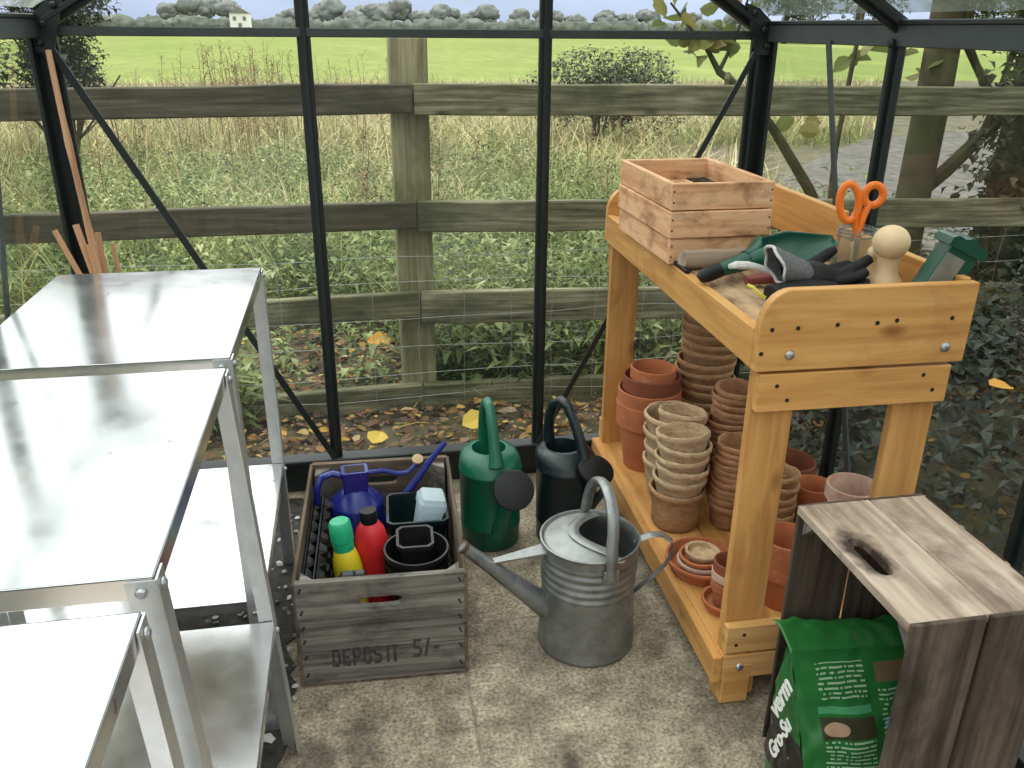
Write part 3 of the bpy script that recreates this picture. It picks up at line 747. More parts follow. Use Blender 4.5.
# leaf litter
mb = MB()
def flatleaf(mb, x, y, z, L, W, yaw_, curl):
    R = Euler((rnd.uniform(-.45, .45), rnd.uniform(-.35, .35), yaw_)).to_matrix()
    pts_ = [(-.5, 0, 0), (-.28, .36, .06), (.08, .5, .1), (.34, .26, .05), (.5, 0, -.08), (.34, -.26, .05), (.08, -.5, .1), (-.28, -.36, .06), (0, 0, -.02)]
    vs_ = [R @ Vector((a * L, b_ * W, c_ * L * curl)) for a, b_, c_ in pts_]
    mb.add([(v.x + x, v.y + y, v.z + z) for v in vs_], [(i_, (i_ + 1) % 8, 8) for i_ in range(8)])
for i in range(10500):
    y = D + .10 + rnd.random() ** 1.2 * 1.7; x = rnd.uniform(-1.6, 2.9)
    L = rnd.uniform(.010, .030) if rnd.random() < .6 else rnd.uniform(.03, .058)
    flatleaf(mb, x, y, gz(x, y) + rnd.uniform(.004, .04), L, L * rnd.uniform(.45, .8), rnd.uniform(0, 6.3), rnd.uniform(.2, 1.6))
for i in range(500):
    y = rnd.uniform(.8, 2.4); x = rnd.uniform(XR + .06, 2.4)
    L = rnd.uniform(.018, .05); flatleaf(mb, x, y, gz(x, y) + rnd.uniform(.004, .03), L, L * .65, rnd.uniform(0, 6.3), rnd.uniform(.2, 1.4))
for i in range(160):
    x, y = rnd.uniform(-1.2, 2.2), D + .12 + rnd.random() * 1.1; a = rnd.uniform(0, 6.3); L = rnd.uniform(.05, .22); z = gz(x, y) + .03
    mb.tube([(x, y, z), (x + math.cos(a) * L * .5, y + .3 * math.sin(a) * L, z + .015), (x + math.cos(a) * L, y + .6 * math.sin(a) * L, z)], [.0025, .002, .0012], 4, False)
tag(obj('leaf_litter', mb, M['litter']), 'brown autumn leaf litter on the ground between glass and fence', 'leaves', kind='stuff')
# small green plants in the litter, below the third rail
mb = MB()
for i in range(210):
    r_ = rnd.random()
    if r_ < .55: x, y = rnd.uniform(.25, 1.35), rnd.uniform(3.06, 3.5)
    elif r_ < .75: x, y = rnd.uniform(-.75, -.45), rnd.uniform(2.85, 3.3)
    else: x, y = rnd.uniform(.3, 2.2), rnd.uniform(3.05, 3.4)
    h = rnd.uniform(.08, .26)
    for k in range(12):
        p = Vector((x, y, -.02)) + Vector((rnd.uniform(-.04, .04), rnd.uniform(-.04, .04), h * rnd.random()))
        leaf(mb, p, rdir(-.1, .8), UP, rnd.uniform(.05, .13), rnd.uniform(.02, .045), .6)
    for k in range(5): blade(mb, (x + rnd.uniform(-.06, .06), y + rnd.uniform(-.06, .06), -.03), rnd.uniform(.12, .3), .009, rnd.uniform(.6, 1.4))
tag(obj('low_plants', mb, M['leafgreen']), 'low green plants and grass tufts at the foot of the fence', 'plants', kind='stuff')
# ivy on the bank to the right
mb = MB()
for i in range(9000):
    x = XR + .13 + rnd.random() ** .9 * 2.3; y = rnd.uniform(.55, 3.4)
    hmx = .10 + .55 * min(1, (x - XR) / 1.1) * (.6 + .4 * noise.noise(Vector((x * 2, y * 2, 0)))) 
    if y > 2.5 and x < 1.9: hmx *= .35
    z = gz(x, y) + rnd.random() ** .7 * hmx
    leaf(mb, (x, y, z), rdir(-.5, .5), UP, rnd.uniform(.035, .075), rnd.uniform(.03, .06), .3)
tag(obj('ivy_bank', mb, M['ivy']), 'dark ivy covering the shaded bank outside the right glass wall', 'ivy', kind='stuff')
# noticeable single leaves
for (x, y, z, L, W, yw, mt, lab) in (
    (.02, 2.66, .03, .085, .075, 1.2, 'yellowleaf', 'big pale yellow leaf lying outside just left of the green watering can'),
    (.36, 2.70, .05, .10, .085, .4, 'yellowleaf', 'big yellow leaf outside the glass between the two plastic watering cans'),
    (.060, 3.48, .09, .11, .08, .2, 'orangeleaf', 'orange leaf caught on plants left of the fence post'),
    (.340, 3.46, .07, .10, .08, .9, 'yellowleaf', 'yellow leaf caught low down just right of the fence post'),
    (1.40, 2.33, .21, .10, .075, .5, 'yellowleaf', 'yellow leaf on the ivy seen between the near bench legs, larger one'),
    (1.40, 2.13, .36, .06, .05, 2.0, 'yellowleaf', 'small yellow leaf on the ivy beside the metal bar behind the bench'),
    (1.40, 1.555, .585, .08, .05, .2, 'orangeleaf', 'yellow orange leaf lying on the dark ivy right of the bench')):
    m_ = MB(); flatleaf(m_, 0, 0, 0, L, W, 0, .6); m_.V = [(v[0], v[1], v[2]) for v in m_.V]
    o = obj('fallen_leaf', m_, M[mt], None, (x, y, z), (.35, 0, yw)); tag(o, lab, 'leaf')

# shrubs, trees ------------------------------------------------------
def tree_limb(mb, p, d, L, r, depth, tips, spread=.5):
    p = Vector(p); d = d.normalized(); pts_ = [p]; q = p.copy(); dd = d.copy()
    for i in range(4):
        dd = (dd + rdir(-1, 1) * .13).normalized(); q = q + dd * L / 4; pts_.append(q.copy())
    mb.tube(pts_, [r, r * .9, r * .8, r * .7, r * .6], 7 if r > .02 else 4, False)
    tips.append((q.copy(), dd.copy()))
    if depth > 0:
        for k in range(rnd.randint(2, 3)):
            nd = (dd + rdir(-.5, 1) * spread).normalized()
            tree_limb(mb, pts_[rnd.randint(2, 4)], nd, L * rnd.uniform(.55, .8), r * .55, depth - 1, tips, spread)
def crown_leaves(mb, centre, rad, n, L0, L1, sc=(1, 1, 1), hollow=.45):
    for i in range(n):
        d = rdir(-1, 1); k = hollow + (1 - hollow) * rnd.random() ** .5
        k *= 1 + .22 * noise.noise(d * 2.2 + Vector(centre))
        p = Vector(centre) + Vector((d.x * sc[0], d.y * sc[1], d.z * sc[2])) * rad * k
        L = rnd.uniform(L0, L1)
        leaf(mb, p, rdir(-.6, .6), UP, L, L * rnd.uniform(.45, .75), .4)

def shrub(label, x, y, rad, h, n, L, mat=None):
    t_ = thing('shrub', label, 'shrub', (x, y, -.05))
    mb = MB(); tips = []
    for k in range(6): tree_limb(mb, (rnd.uniform(-.1, .1), rnd.uniform(-.1, .1), 0), Vector((rnd.uniform(-.35, .35), rnd.uniform(-.35, .35), 1)), h * .36, .02, 1, tips)
    obj('stem', mb, M['twig'], t_)
    mb = MB()
    for k in range(7): crown_leaves(mb, (rnd.uniform(-.55, .55) * rad, rnd.uniform(-.4, .4) * rad, h * rnd.uniform(.35, .68)), rad * rnd.uniform(.35, .6), n // 7, L * .5, L, (1, 1, min(1.2, h * .55 / rad)))
    obj('foliage', mb, mat or M['shrub'], t_)
shrub('dark bushy shrub beyond the fence at the right of the middle bar', 2.72, 9.8, .95, 1.36, 6500, .07)
shrub('tall dark shrub beyond the fence near the left corner post', -2.50, 8.4, .62, 2.45, 7000, .08)
shrub('pale leaved tall shrub outside the left glass wall', -2.5, 5.4, .55, 1.30, 2600, .07, M['canopy'])

def big_tree(label, x, y, r, lean, branches, crown, n):
    t_ = thing('tree', label, 'tree', (x, y, -.06))
    mb = MB(); vsn = []
    pts_ = [Vector((lean[0] * t, lean[1] * t, t * 3.4)) + Vector((.03 * noise.noise(Vector((t * 4, x, 0))), 0, 0)) for t in (0, .03, .1, .2, .35, .5, .7, .85, 1)]
    mb.tube(pts_, [r * 1.55, r * 1.28, r * 1.1, r * 1.02, r, r * .95, r * .85, r * .75, r * .6], 14, True)
    obj('trunk', mb, M['bark'], t_, smooth=True)
    for (z0, d, L, rr) in branches:
        mb = MB(); tips = []
        tree_limb(mb, Vector((lean[0] * z0 / 3.4, lean[1] * z0 / 3.4, z0)), Vector(d), L, rr, 2, tips, .6)
        obj('branch', mb, M['bark'], t_, smooth=True)
    mb = MB()
    for (cx_, cy_, cz_, cr) in crown: crown_leaves(mb, (cx_, cy_, cz_), cr, n, .06, .12, (1, 1, .75), .3)
    obj('crown', mb, M['canopy'], t_)
    return t_
big_tree('mossy straight tree trunk just behind the fence seen right of the scissors', 2.31, 3.30, .068, (.05, .05),
    [(.72, (.75, .1, .75), .75, .035), (1.9, (-.5, -.5, .7), 1.2, .04), (2.4, (.4, -.8, .5), 1.2, .04)], [(.1, -.9, 2.9, 1.0), (-.3, .2, 3.4, 1.0)], 1500)
t2 = big_tree('leaning ivy hung tree trunk behind the fence nearest the right photo edge', 2.66, 3.20, .095, (.20, .05),
    [(.62, (.85, -.15, .6), .9, .045), (.95, (-.55, .2, .75), .6, .022), (2.0, (.5, -.8, .5), 1.4, .05)], [(.3, -1.2, 2.8, 1.15), (.5, -.2, 3.3, 1.0), (.7, -2.0, 3.0, 1.0)], 1700)
mb = MB()
for i in range(1500):
    z = rnd.uniform(.35, 1.7); a = rnd.uniform(0, 6.3); rr = rnd.uniform(.09, .26 if rnd.random() < .4 else .15)
    leaf(mb, (.06 * z + math.cos(a) * rr, math.sin(a) * rr, z), rdir(-.9, .3), UP, rnd.uniform(.03, .07), rnd.uniform(.025, .05), .3)
obj('ivy', mb, M['shrub'], t2)
def roundleaf(mb, p, d, L, asp):
    d = d.normalized(); s_ = d.cross(rdir(-1, 1)).normalized(); n = s_.cross(d); vs_ = [p + d * L * .5 - n * L * .05]
    for (a, b_, c_) in ((0, 0, 0), (.10, .28, .05), (.38, .5, .09), (.68, .40, .06), (.90, .16, -.02), (1.06, 0, -.08), (.90, -.16, -.02), (.68, -.40, .06), (.38, -.5, .09), (.10, -.28, .05)): vs_.append(p + d * L * a + s_ * L * asp * b_ + n * L * c_ * 1.4)
    mb.add(vs_, [(0, i + 1, (i + 1) % 10 + 1) for i in range(10)])
# sapling with a leafy bough in the right corner
sp = thing('sapling', 'thin sapling with leafy boughs behind the fence at the back right corner', 'tree', (2.02, 3.45, -.05))
mb = MB(); mb.tube([(0, 0, 0), (.02, 0, .5), (.0, 0, .9), (.02, .0, 1.25), (.05, 0, 1.7)], [.016, .014, .012, .010, .006], 7); obj('stem', mb, M['twig'], sp, smooth=True)
mb = MB(); mb.tube([(.02, 0, .55), (-.10, 0, .74), (-.28, .02, .98), (-.42, .02, 1.13)], [.026, .024, .020, .013], 7)
mb.tube([(-.42, .02, 1.13), (-.55, .02, 1.21), (-.62, .0, 1.30), (-.70, -.02, 1.37), (-.80, -.05, 1.46)], [.016, .014, .010, .007, .004], 6)
mb.tube([(-.55, .02, 1.21), (-.50, .0, 1.34), (-.47, -.02, 1.50)], [.010, .007, .004], 5); obj('bough', mb, M['bark'], sp, smooth=True)
mb = MB()
for (p, n_) in (((-.80, -.05, 1.44), 7), ((-.70, -.02, 1.39), 9), ((-.62, 0, 1.30), 9), ((-.47, -.02, 1.5), 8), ((-.50, 0, 1.36), 8), ((-.42, .02, 1.2), 7), ((-.2, .02, .98), 4), ((.05, 0, 1.6), 10), ((.02, 0, 1.3), 6), ((.3, -.1, 1.25), 4)):
    for k in range(n_): roundleaf(mb, Vector(p) + rdir(-1, 1) * .06, rdir(-.9, .3), rnd.uniform(.06, .105), rnd.uniform(.7, .85))
obj('foliage', mb, M['sapling'], sp)

# far side of the field
def blob(mb, c, r, sc, seed):
    n = 20
    pr = [(max(1e-3, math.sin(PI * j / 12)), -math.cos(PI * j / 12)) for j in range(13)]
    vs_, fs_ = [], []
    for (rr, z) in pr:
        for i in range(n):
            a = 2 * PI * i / n; v = Vector((rr * math.cos(a), rr * math.sin(a), z))
            v *= 1 + .30 * noise.noise(v * 1.8 + Vector((seed, 0, 0))) + .34 * noise.noise(v * 4.8 + Vector((seed, 3, 0)))
            vs_.append((c[0] + v.x * r * sc[0], c[1] + v.y * r * sc[1], c[2] + v.z * r * sc[2]))
    for j in range(12):
        for i in range(n): fs_.append((j * n + i, j * n + (i + 1) % n, (j + 1) * n + (i + 1) % n, (j + 1) * n + i))
    mb.add(vs_, fs_)
FARY = 330
def far_px(px): # x at the far tree line for a column of the photo
    a = (px - 512) / f_px; v = fw + r2 * a + d2 * (-.41); return v.x / v.y * FARY
spec = [(a_, b_ * 1.18) for a_, b_ in [(175, 7.5), (205, 9.5), (232, 8), (290, 6.5), (325, 8.5), (352, 7.0), (372, 8), (393, 10), (420, 7), (447, 8.0), (470, 6.5), (492, 7.5), (520, 7), (548, 7.5), (575, 6.0), (600, 6.8), (628, 6.0), (652, 7.5), (690, 6.5), (725, 7.0)]]
where = ['at the far left above the field', 'left of the white house', 'behind the white house', 'just right of the white house']
for k, (px, h) in enumerate(spec):
    lab = 'distant grey green tree %s along the far edge of the field, counted from the left' % (['first', 'second', 'third', 'fourth', 'fifth', 'sixth', 'seventh', 'eighth', 'ninth', 'tenth', 'eleventh', 'twelfth', 'thirteenth', 'fourteenth', 'fifteenth', 'sixteenth', 'seventeenth', 'eighteenth', 'nineteenth', 'twentieth'][k])
    t_ = thing('far_tree', lab, 'tree', (far_px(px), FARY + rnd.uniform(-8, 8), -.4), group='trees across the field')
    mb = MB(); mb.tube([(0, 0, 0), (0, 0, h * .5)], [.35, .2], 6); obj('trunk', mb, M['twig'], t_)
    mb = MB()
    for q in range(5): blob(mb, (rnd.uniform(-.35, .35) * h, rnd.uniform(-1, 1), h * rnd.uniform(.4, .72)), h * rnd.uniform(.25, .36), (1.2, 1, .85), rnd.uniform(0, 90))
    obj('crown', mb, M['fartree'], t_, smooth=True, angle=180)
for k, (x_, y_, h_) in enumerate(((46, 92, 11), (56, 95, 12.5), (66, 90, 11.5), (77, 96, 13), (88, 92, 12), (100, 95, 12))):
    t_ = thing('field_tree', '%s from the left of the tall trees showing over the right eave' % ['first', 'second', 'third', 'fourth', 'fifth', 'sixth'][k], 'tree', (x_, y_, -.1), group='trees at the right of the field')
    mb = MB(); mb.tube([(0, 0, 0), (0, 0, h_ * .5)], [.35, .2], 8); obj('trunk', mb, M['bark'], t_)
    mb = MB()
    for q in range(7): crown_leaves(mb, (rnd.uniform(-.25, .25) * h_, rnd.uniform(-.2, .2) * h_, h_ * rnd.uniform(.30, .75)), h_ * rnd.uniform(.2, .3), 330, .45, .9)
    obj('crown', mb, M['canopy'], t_)
mb = MB()
for k in range(110): blob(mb, (-190 + k * 4.6 + rnd.uniform(-1, 1), FARY - 12, .9), rnd.uniform(2.2, 3.6), (1.3, .7, .9), k * 1.7)
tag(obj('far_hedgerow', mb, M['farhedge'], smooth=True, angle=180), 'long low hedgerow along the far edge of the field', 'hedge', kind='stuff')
hx = far_px(249)
t_ = thing('white_house', 'small white house far across the field at the left', 'house', (hx, FARY - 22, -.4))
mb = MB(); mb.box((0, 0, 2.6), (6.0, 6, 5.2), .05); obj('wall', mb, M['white'], t_)
mb = MB(); mb.prism([(-3.3, 5.2), (3.3, 5.2), (0, 7.0)], -3.3, 3.3, Matrix.Rotation(PI / 2, 4, 'X') @ Matrix.Rotation(0, 4, 'Y')); obj('roof', mb, M['roof'], t_)
mb = MB(); mb.box((-1.5, -3.02, 3.6), (1, .1, 1.2), .02); mb.box((1.5, -3.02, 3.6), (1, .1, 1.2), .02); mb.box((0, -3.02, 1.2), (1.1, .1, 2.2), .02); obj('window', mb, M['roof'], t_)


# ================================================================== staging at the left
ZT, ZS = .808, .303
def tray_top(name, x0, x1, y0, y1, z, parent, ox, oy, lip=.026):
    mb = MB(); mb.box(((x0 + x1) / 2 - ox, (y0 + y1) / 2 - oy, z - .0012), (x1 - x0, y1 - y0, .0024), .0006)
    for (xa, xb, ya, yb) in ((x0, x1, y0, y0 + .002), (x0, x1, y1 - .002, y1), (x0, x0 + .002, y0, y1), (x1 - .002, x1, y0, y1)):
        mb.box(((xa + xb) / 2 - ox, (ya + yb) / 2 - oy, z - lip / 2), (xb - xa, yb - ya, lip), .0006)
    return obj(name, mb, M['alu'], parent)
def staging(label, y0, y1, splay, topdrop=0.0, shelf=True):
    x1, x0 = -.224, -.66
    t = thing('metal_staging', label, 'staging', (x1, y0, 0), group=None)
    tray_top('top', x0, x1, y0, y1, ZT, t, x1, y0)
    tray_top('shelf', x0 - .0, x1 + splay * .65, y0 + .02, y1 - .0, ZS, t, x1, y0, .022)
    for (x, sx_) in ((x1, 1), (x0, -1)):
        for (y, sy_) in ((y0, 1), (y1, -1)):
            mb = MB(); fx = splay if sx_ > 0 else -splay * .3
            A, B = Vector((x - x1 + sx_ * .002, y - y0 - sy_ * .002, ZT - .003)), Vector((x - x1 + fx + sx_ * .002, y - y0 - sy_ * .002, 0))
            for (ax, ay, wx, wy) in ((-sx_ * .015, 0, .030, .0025), (0, sy_ * .015, .0025, .030)):
                vs_ = []
                for P in (B, A):
                    for (u, v) in ((-1, -1), (1, -1), (1, 1), (-1, 1)): vs_.append((P.x + ax + u * wx / 2, P.y + ay + v * wy / 2, P.z))
                mb.add(vs_, [(3, 2, 1, 0), (4, 5, 6, 7), (0, 1, 5, 4), (1, 2, 6, 5), (2, 3, 7, 6), (3, 0, 4, 7)])
            L = obj('leg', mb, M['alu_leg'], t)
            for zz in (ZT - .016, ZS - .011):
                bm_ = MB(); k = (ZT - zz) / ZT
                R_ = Matrix.Translation((A.x + (B.x - A.x) * k - sx_ * .016, A.y - sy_ * .0015, zz)) @ Matrix.Rotation(sy_ * PI / 2, 4, 'X')
                bm_.lathe([(.0062, 0), (.0062, .0022), (.004, .0045), (.001, .0045)], 10, R_)
                obj('bolt', bm_, M['bolt'], L); bm_ = MB()
                R_ = Matrix.Translation((A.x + (B.x - A.x) * k + sx_ * .0015, A.y + sy_ * .014, zz)) @ Matrix.Rotation(sx_ * PI / 2, 4, 'Y')
                bm_.lathe([(.0062, 0), (.0062, .0022), (.004, .0045), (.001, .0045)], 10, R_)
                obj('bolt', bm_, M['bolt'], L)
    return t
staging('aluminium staging table at the back, nearest the canes in the corner', 1.398, 1.985, .004)
staging('aluminium staging table in the middle of the row, its far leg beside the wooden crate', .772, 1.350, .044)
staging('nearest aluminium staging table, cut off by the bottom left photo corner', .130, .715, .038)

# ================================================================== canes in the corner
def cane(label, a, b, r, nodes=5):
    a, b = Vector(a), Vector(b); L = (b - a).length
    R = (b - a).to_track_quat('X', 'Z').to_matrix()
    mb = MB(); pts_, rr = [], []
    for i in range(nodes * 4 + 1):
        t_ = i / (nodes * 4); pts_.append((L * t_, .004 * math.sin(t_ * 7 + r * 900), 0)); rr.append(r * (1.22 if i % 4 == 0 and 0 < i < nodes * 4 else 1.0) * (1 - .18 * t_))
    mb.tube(pts_, rr, 8)
    o = obj('bamboo_cane', mb, M['bamboo'], None, a, R, smooth=True); tag(o, label, 'cane'); return o
cane('long bamboo cane leaning up to the top of the left corner post', (-.585, 2.10, 0), (-.690, 2.325, 1.262), .0085, 6)
for k, (bx, by, tx, ty, tz, r_, lab) in enumerate((
    (-.380, 2.07, -.712, 2.19, .865, .008, 'short bamboo cane leaning furthest left in the corner bundle'),
    (-.470, 2.10, -.690, 2.27, .860, .010, 'thick short bamboo cane second from the left in the corner bundle'),
    (-.530, 2.10, -.660, 2.25, .815, .008, 'short bamboo cane just left of the long cane'),
    (-.595, 2.17, -.645, 2.29, .835, .009, 'grey brown short cane just right of the long cane'),
    (-.575, 2.21, -.622, 2.32, .800, .007, 'shortest thin cane at the right of the corner bundle'))):
    cane(lab, (bx, by, 0), (tx, ty, tz), r_, 5)

# ================================================================== wooden crates
def text_mesh(s, size, ext=.0006, off=.0, name='lettering', xs=1.0, shear=0.0):
    cu = bpy.data.curves.new(name, 'FONT'); cu.body = s; cu.size = size; cu.extrude = ext; cu.offset = off; cu.align_x = 'CENTER'; cu.align_y = 'CENTER'; cu.shear = shear
    cu.resolution_u = 3
    o = bpy.data.objects.new(name, cu); COL.objects.link(o)
    dg = bpy.context.evaluated_depsgraph_get(); dg.update()
    me = bpy.data.meshes.new_from_object(o.evaluated_get(dg))
    COL.objects.unlink(o); bpy.data.objects.remove(o); bpy.data.curves.remove(cu)
    for v in me.vertices: v.co.x *= xs
    return me
def lettering(s, size, mat, parent, loc, rot, off=0, xs=1.0, name='lettering', ext=.0006, shear=0.0):
    me = text_mesh(s, size, ext, off, name, xs, shear); me.name = name; me.materials.clear(); me.materials.append(mat)
    o = bpy.data.objects.new(name, me); COL.objects.link(o); o.parent = parent
    if isinstance(rot, Matrix): o.matrix_local = Matrix.Translation(loc) @ rot.to_4x4()
    else: o.location = loc; o.rotation_euler = rot
    return o

def end_board(W, Hh, T, hole, mat, parent, loc, rot, z0=0):
    """crate end: W along local X, Hh along local Y, hand hole (cx, cy, w, h)"""
    cx_, cy_, hw, hh = hole
    vs_, n = [], 24
    loop = []
    for i in range(n):
        a = 2 * PI * i / n; k = abs(math.cos(a)) ** .35 * math.copysign(1, math.cos(a)); q = abs(math.sin(a)) ** .8 * math.copysign(1, math.sin(a))
        loop.append((cx_ + k * hw / 2, cy_ + q * hh / 2))
    out_ = []
    for (x, y) in loop:
        dx, dy = x - cx_, y - cy_
        s_ = min((W / 2 - cx_ if dx > 0 else W / 2 + cx_) / max(1e-6, abs(dx)), (Hh / 2 - cy_ if dy > 0 else Hh / 2 + cy_) / max(1e-6, abs(dy)))
        out_.append([cx_ + dx * s_, cy_ + dy * s_])
    for (ex, ey) in ((W / 2, Hh / 2), (-W / 2, Hh / 2), (-W / 2, -Hh / 2), (W / 2, -Hh / 2)):
        j = min(range(n), key=lambda i: (out_[i][0] - ex) ** 2 + (out_[i][1] - ey) ** 2); out_[j] = [ex, ey]
    mb = MB()
    for z in (-T / 2, T / 2):
        vs_ += [(x, y, z) for x, y in loop] + [(x, y, z) for x, y in out_]
    fs_ = []
    for i in range(n):
        j = (i + 1) % n
        fs_ += [(2 * n + i, 3 * n + i, 3 * n + j, 2 * n + j), (i, j, n + j, n + i), (i, 2 * n + i, 2 * n + j, j), (n + i, n + j, 3 * n + j, 3 * n + i)]
    mb.add(vs_, fs_)
    return obj('end_panel', mb, mat, parent, loc, rot)

def crate(label, loc, rotm, W, L, Hh, mats, deposit=False):
    """open crate: local X = width, Y = length, Z = up (open top); origin at the centre of the base"""
    t = thing('wooden_crate', label, 'crate', (0, 0, 0)); t.matrix_world = Matrix.Translation(loc) @ rotm.to_4x4()
    T = .014; st = .008
    side_m, end_m, in_m = mats
    for sy_ in (-1, 1):
        y = sy_ * (L / 2 - T / 2)
        hb = Hh * (.36 if deposit else .55)                                     # upper board carries the hand hole
        em = end_m if sy_ < 0 or not deposit else in_m
        end_board(W, hb - .002, T, (0, -.010, .088, .025) if deposit else (.0, .028, .104, .030), em if deposit else M['worn_end'], t, (0, y, Hh - hb / 2), (PI / 2, 0, 0))
        zz = 0
        for h in (((Hh - hb) * .52, (Hh - hb) * .48) if deposit else (Hh - hb,)):
            plank('end_board', W, h - .002, T, em, t, (0, y, zz + h / 2), ALX); zz += h
        for sx_ in (-1, 1):                                # corner blocks
            mb = MB(); c_ = .042; mb.prism([(0, 0), (c_, 0), (0, c_)], -Hh / 2 + .01, Hh / 2 - (.012 if sy_ < 0 else .012), None)
            Rm = Matrix.Rotation(0 if (sx_ < 0 and sy_ < 0) else PI / 2 if (sx_ > 0 and sy_ < 0) else PI if sx_ > 0 else -PI / 2, 4, 'Z')
            obj('corner_block', mb, M['grey'], t, (sx_ * (W / 2 - st), sy_ * (L / 2 - T), Hh / 2), Rm.to_3x3())
    for sx_ in (-1, 1):
        zz = 0
        for h in (Hh * .5, Hh * .5):
            plank('side_slat', L, h - .006, st, side_m, t, (sx_ * (W / 2 + st / 2 - .001), 0, zz + h / 2 - .001), ALY); zz += h
    nb = 3
    for k in range(nb):
        w_ = W / nb; plank('base_slat', L, w_ - .006, st, in_m, t, (-W / 2 + w_ * (k + .5), 0, st / 2), RY90)
    return t
CW, CL, CH = .348, .536, .266
ca = -.036
cx0, cy0 = -.174, 1.510
Rz = Matrix.Rotation(ca, 3, 'Z')
cc = Vector((cx0, cy0, .002)) + Rz @ Vector((CW / 2, CL / 2, 0))
dep = crate('grey weathered wooden crate stencilled DEPOSIT, full of bottles and pots', cc, Rz, CW, CL, CH, (M['greyin'], M['grey'], M['greyin']), True)

def stencil(ch):     # blocky stencil strokes with bridges, in a cell 0..1 wide, 0..1.6 high
    b = []; v = lambda x, y0, y1: b.append((x - .03, y0, x + .30, y1)); h = lambda y, x0, x1: b.append((x0, y - .03, x1, y + .25))
    if ch == 'D': v(0, 0, 1.6); h(1.38, .34, .80); h(0, .34, .80); v(.74, .22, 1.38)
    if ch == 'E': v(0, 0, 1.6); h(1.38, .34, .95); h(.70, .34, .85); h(0, .34, .95)
    if ch == 'P': v(0, 0, 1.6); h(1.38, .34, .85); h(.62, .34, .85); v(.74, .80, 1.42)
    if ch == 'O': v(0, .16, .74); v(0, .84, 1.44); v(.74, .16, .74); v(.74, .84, 1.44); h(1.38, .16, .86); h(0, .16, .86)
    if ch == 'S': h(1.38, .12, .95); v(0, .84, 1.42); h(.70, .12, .88); v(.74, .16, .74); h(0, .05, .86)
    if ch == 'I': v(.37, 0, 1.6)
    if ch == 'T': h(1.38, 0, 1.0); v(.37, 0, 1.30)
    if ch == '5': h(1.38, .05, .95); v(0, .80, 1.38); h(.74, .12, .80); v(.74, .16, .76); h(0, .0, .80)
    if ch == '-': h(.62, .05, .75)
    return b
def stencil_word(word, x0, z0, w_, gap, hgt, par, y):
    x = x0
    for ch in word:
        mb = MB()
        if ch == '/': mb.add([(x, y, z0), (x + w_ * .3, y, z0), (x + w_ * .75, y, z0 + hgt * 1.05), (x + w_ * .45, y, z0 + hgt * 1.05)], [(0, 1, 2, 3)])
        for (a, b_, c_, d) in stencil(ch): mb.box((x + (a + c_) / 2 * w_, y, z0 + (b_ + d) / 2 / 1.6 * hgt), ((c_ - a) * w_, .0006, (d - b_) / 1.6 * hgt), .0001)
        obj('letter', mb, M['ink'], par); x += w_ * (.6 if ch == 'I' else .8 if ch == '/' else 1) + gap
stencil_word('DEPOSIT', -.110, .048, .0168, .0050, .045, dep, -CL / 2 - .0003)
stencil_word('5/-', .062, .056, .0180, .0050, .046, dep, -CL / 2 - .0003)
# nail marks, rusty smears at the ends of the boards
for sx_ in (-1, 1):
    mb = MB()
    for z in (.028, .075, .115, .150, .19, .245):
        for k in range(2):
            mb = MB(); mb.lathe([(.0028, 0), (.0028, .0012), (.0005, .0014)], 6, Matrix.Translation((sx_ * (CW / 2 - .008 - .003 * k), -CL / 2, z + .006 * k)) @ Matrix.Rotation(PI / 2, 4, 'X'))
            obj('nail', mb, M['hole'], dep)
# the second crate stands on its end, open side towards the left
EX, EY, ES = .249, .342, .545
base_c = Vector((.731 + EX, .865 + EY / 2, ES / 2 + .001))
# local Z (open) -> world -x ; local Y (length) -> world z ; local X -> world ... right handed
Rm = Matrix(((0, 0, -1), (-1, 0, 0), (0, 1, 0)))
cr2 = crate('dark old wooden crate standing on its end with a green bag inside', base_c, Rm, EY - .016, ES, EX, (M['dark'], M['topwood'], M['dark']))

# ------------------------------------------------------------------ things in the DEPOSIT crate
def inC(x, y, z): # crate coordinates: x from left, y from the front, z from the floor
    v = Vector((cx0, cy0, 0)) + Rz @ Vector((x, y, 0)); return (v.x, v.y, z + .012)
def ring_pot(r0, r1, h, t=.0025, rim=.006, rimh=.012):
    return [(1e-3, 0), (r0, 0), (r1 - .002, h - rimh), (r1 + rim * .5, h - rimh), (r1 + rim * .5, h), (r1 - t, h), (r1 - t - .001, h - rimh), (r0 - t, t * 1.5), (1e-3, t * 1.5)]
# blue indoor can
bt = thing('blue_watering_can', 'blue plastic long spouted watering can inside the wooden crate', 'watering can', inC(.112, .432, .072), (0, 0, ca + .10))
mb = MB(); mb.lathe([(.001, -.068), (.058, -.068), (.064, -.062), (.068, .118), (.066, .124), (.030, .158), (.027, .160)], 36); obj('body', mb, M['blue_pl'], bt, smooth=True)
mb = MB(); mb.prism([(-.026, -.023), (.026, -.023), (.030, -.019), (.030, .019), (.026, .023), (-.026, .023), (-.030, .019), (-.030, -.019)], .150, .212)
mb.V = [(v[0] * (1 + .1 * (v[2] > .2)), v[1] * (1 + .1 * (v[2] > .2)), v[2]) for v in mb.V]; nk = obj('neck', mb, M['blue_pl'], bt)
mb = MB(); mb.prism([(-.025, -.018), (.025, -.018), (.025, .018), (-.025, .018)], .2125, .2128); obj('opening', mb, M['hole'], nk)  # dark plate on the solid neck in place of a shaded hollow
mb = MB(); mb.tube([(-.028, 0, .195), (-.055, 0, .206), (-.082, -.004, .200), (-.096, -.008, .170), (-.098, -.008, .120), (-.088, -.004, .07), (-.066, 0, .045)], .0085, 10, True, (1, 1.3)); obj('handle', mb, M['blue_pl'], bt, smooth=True)
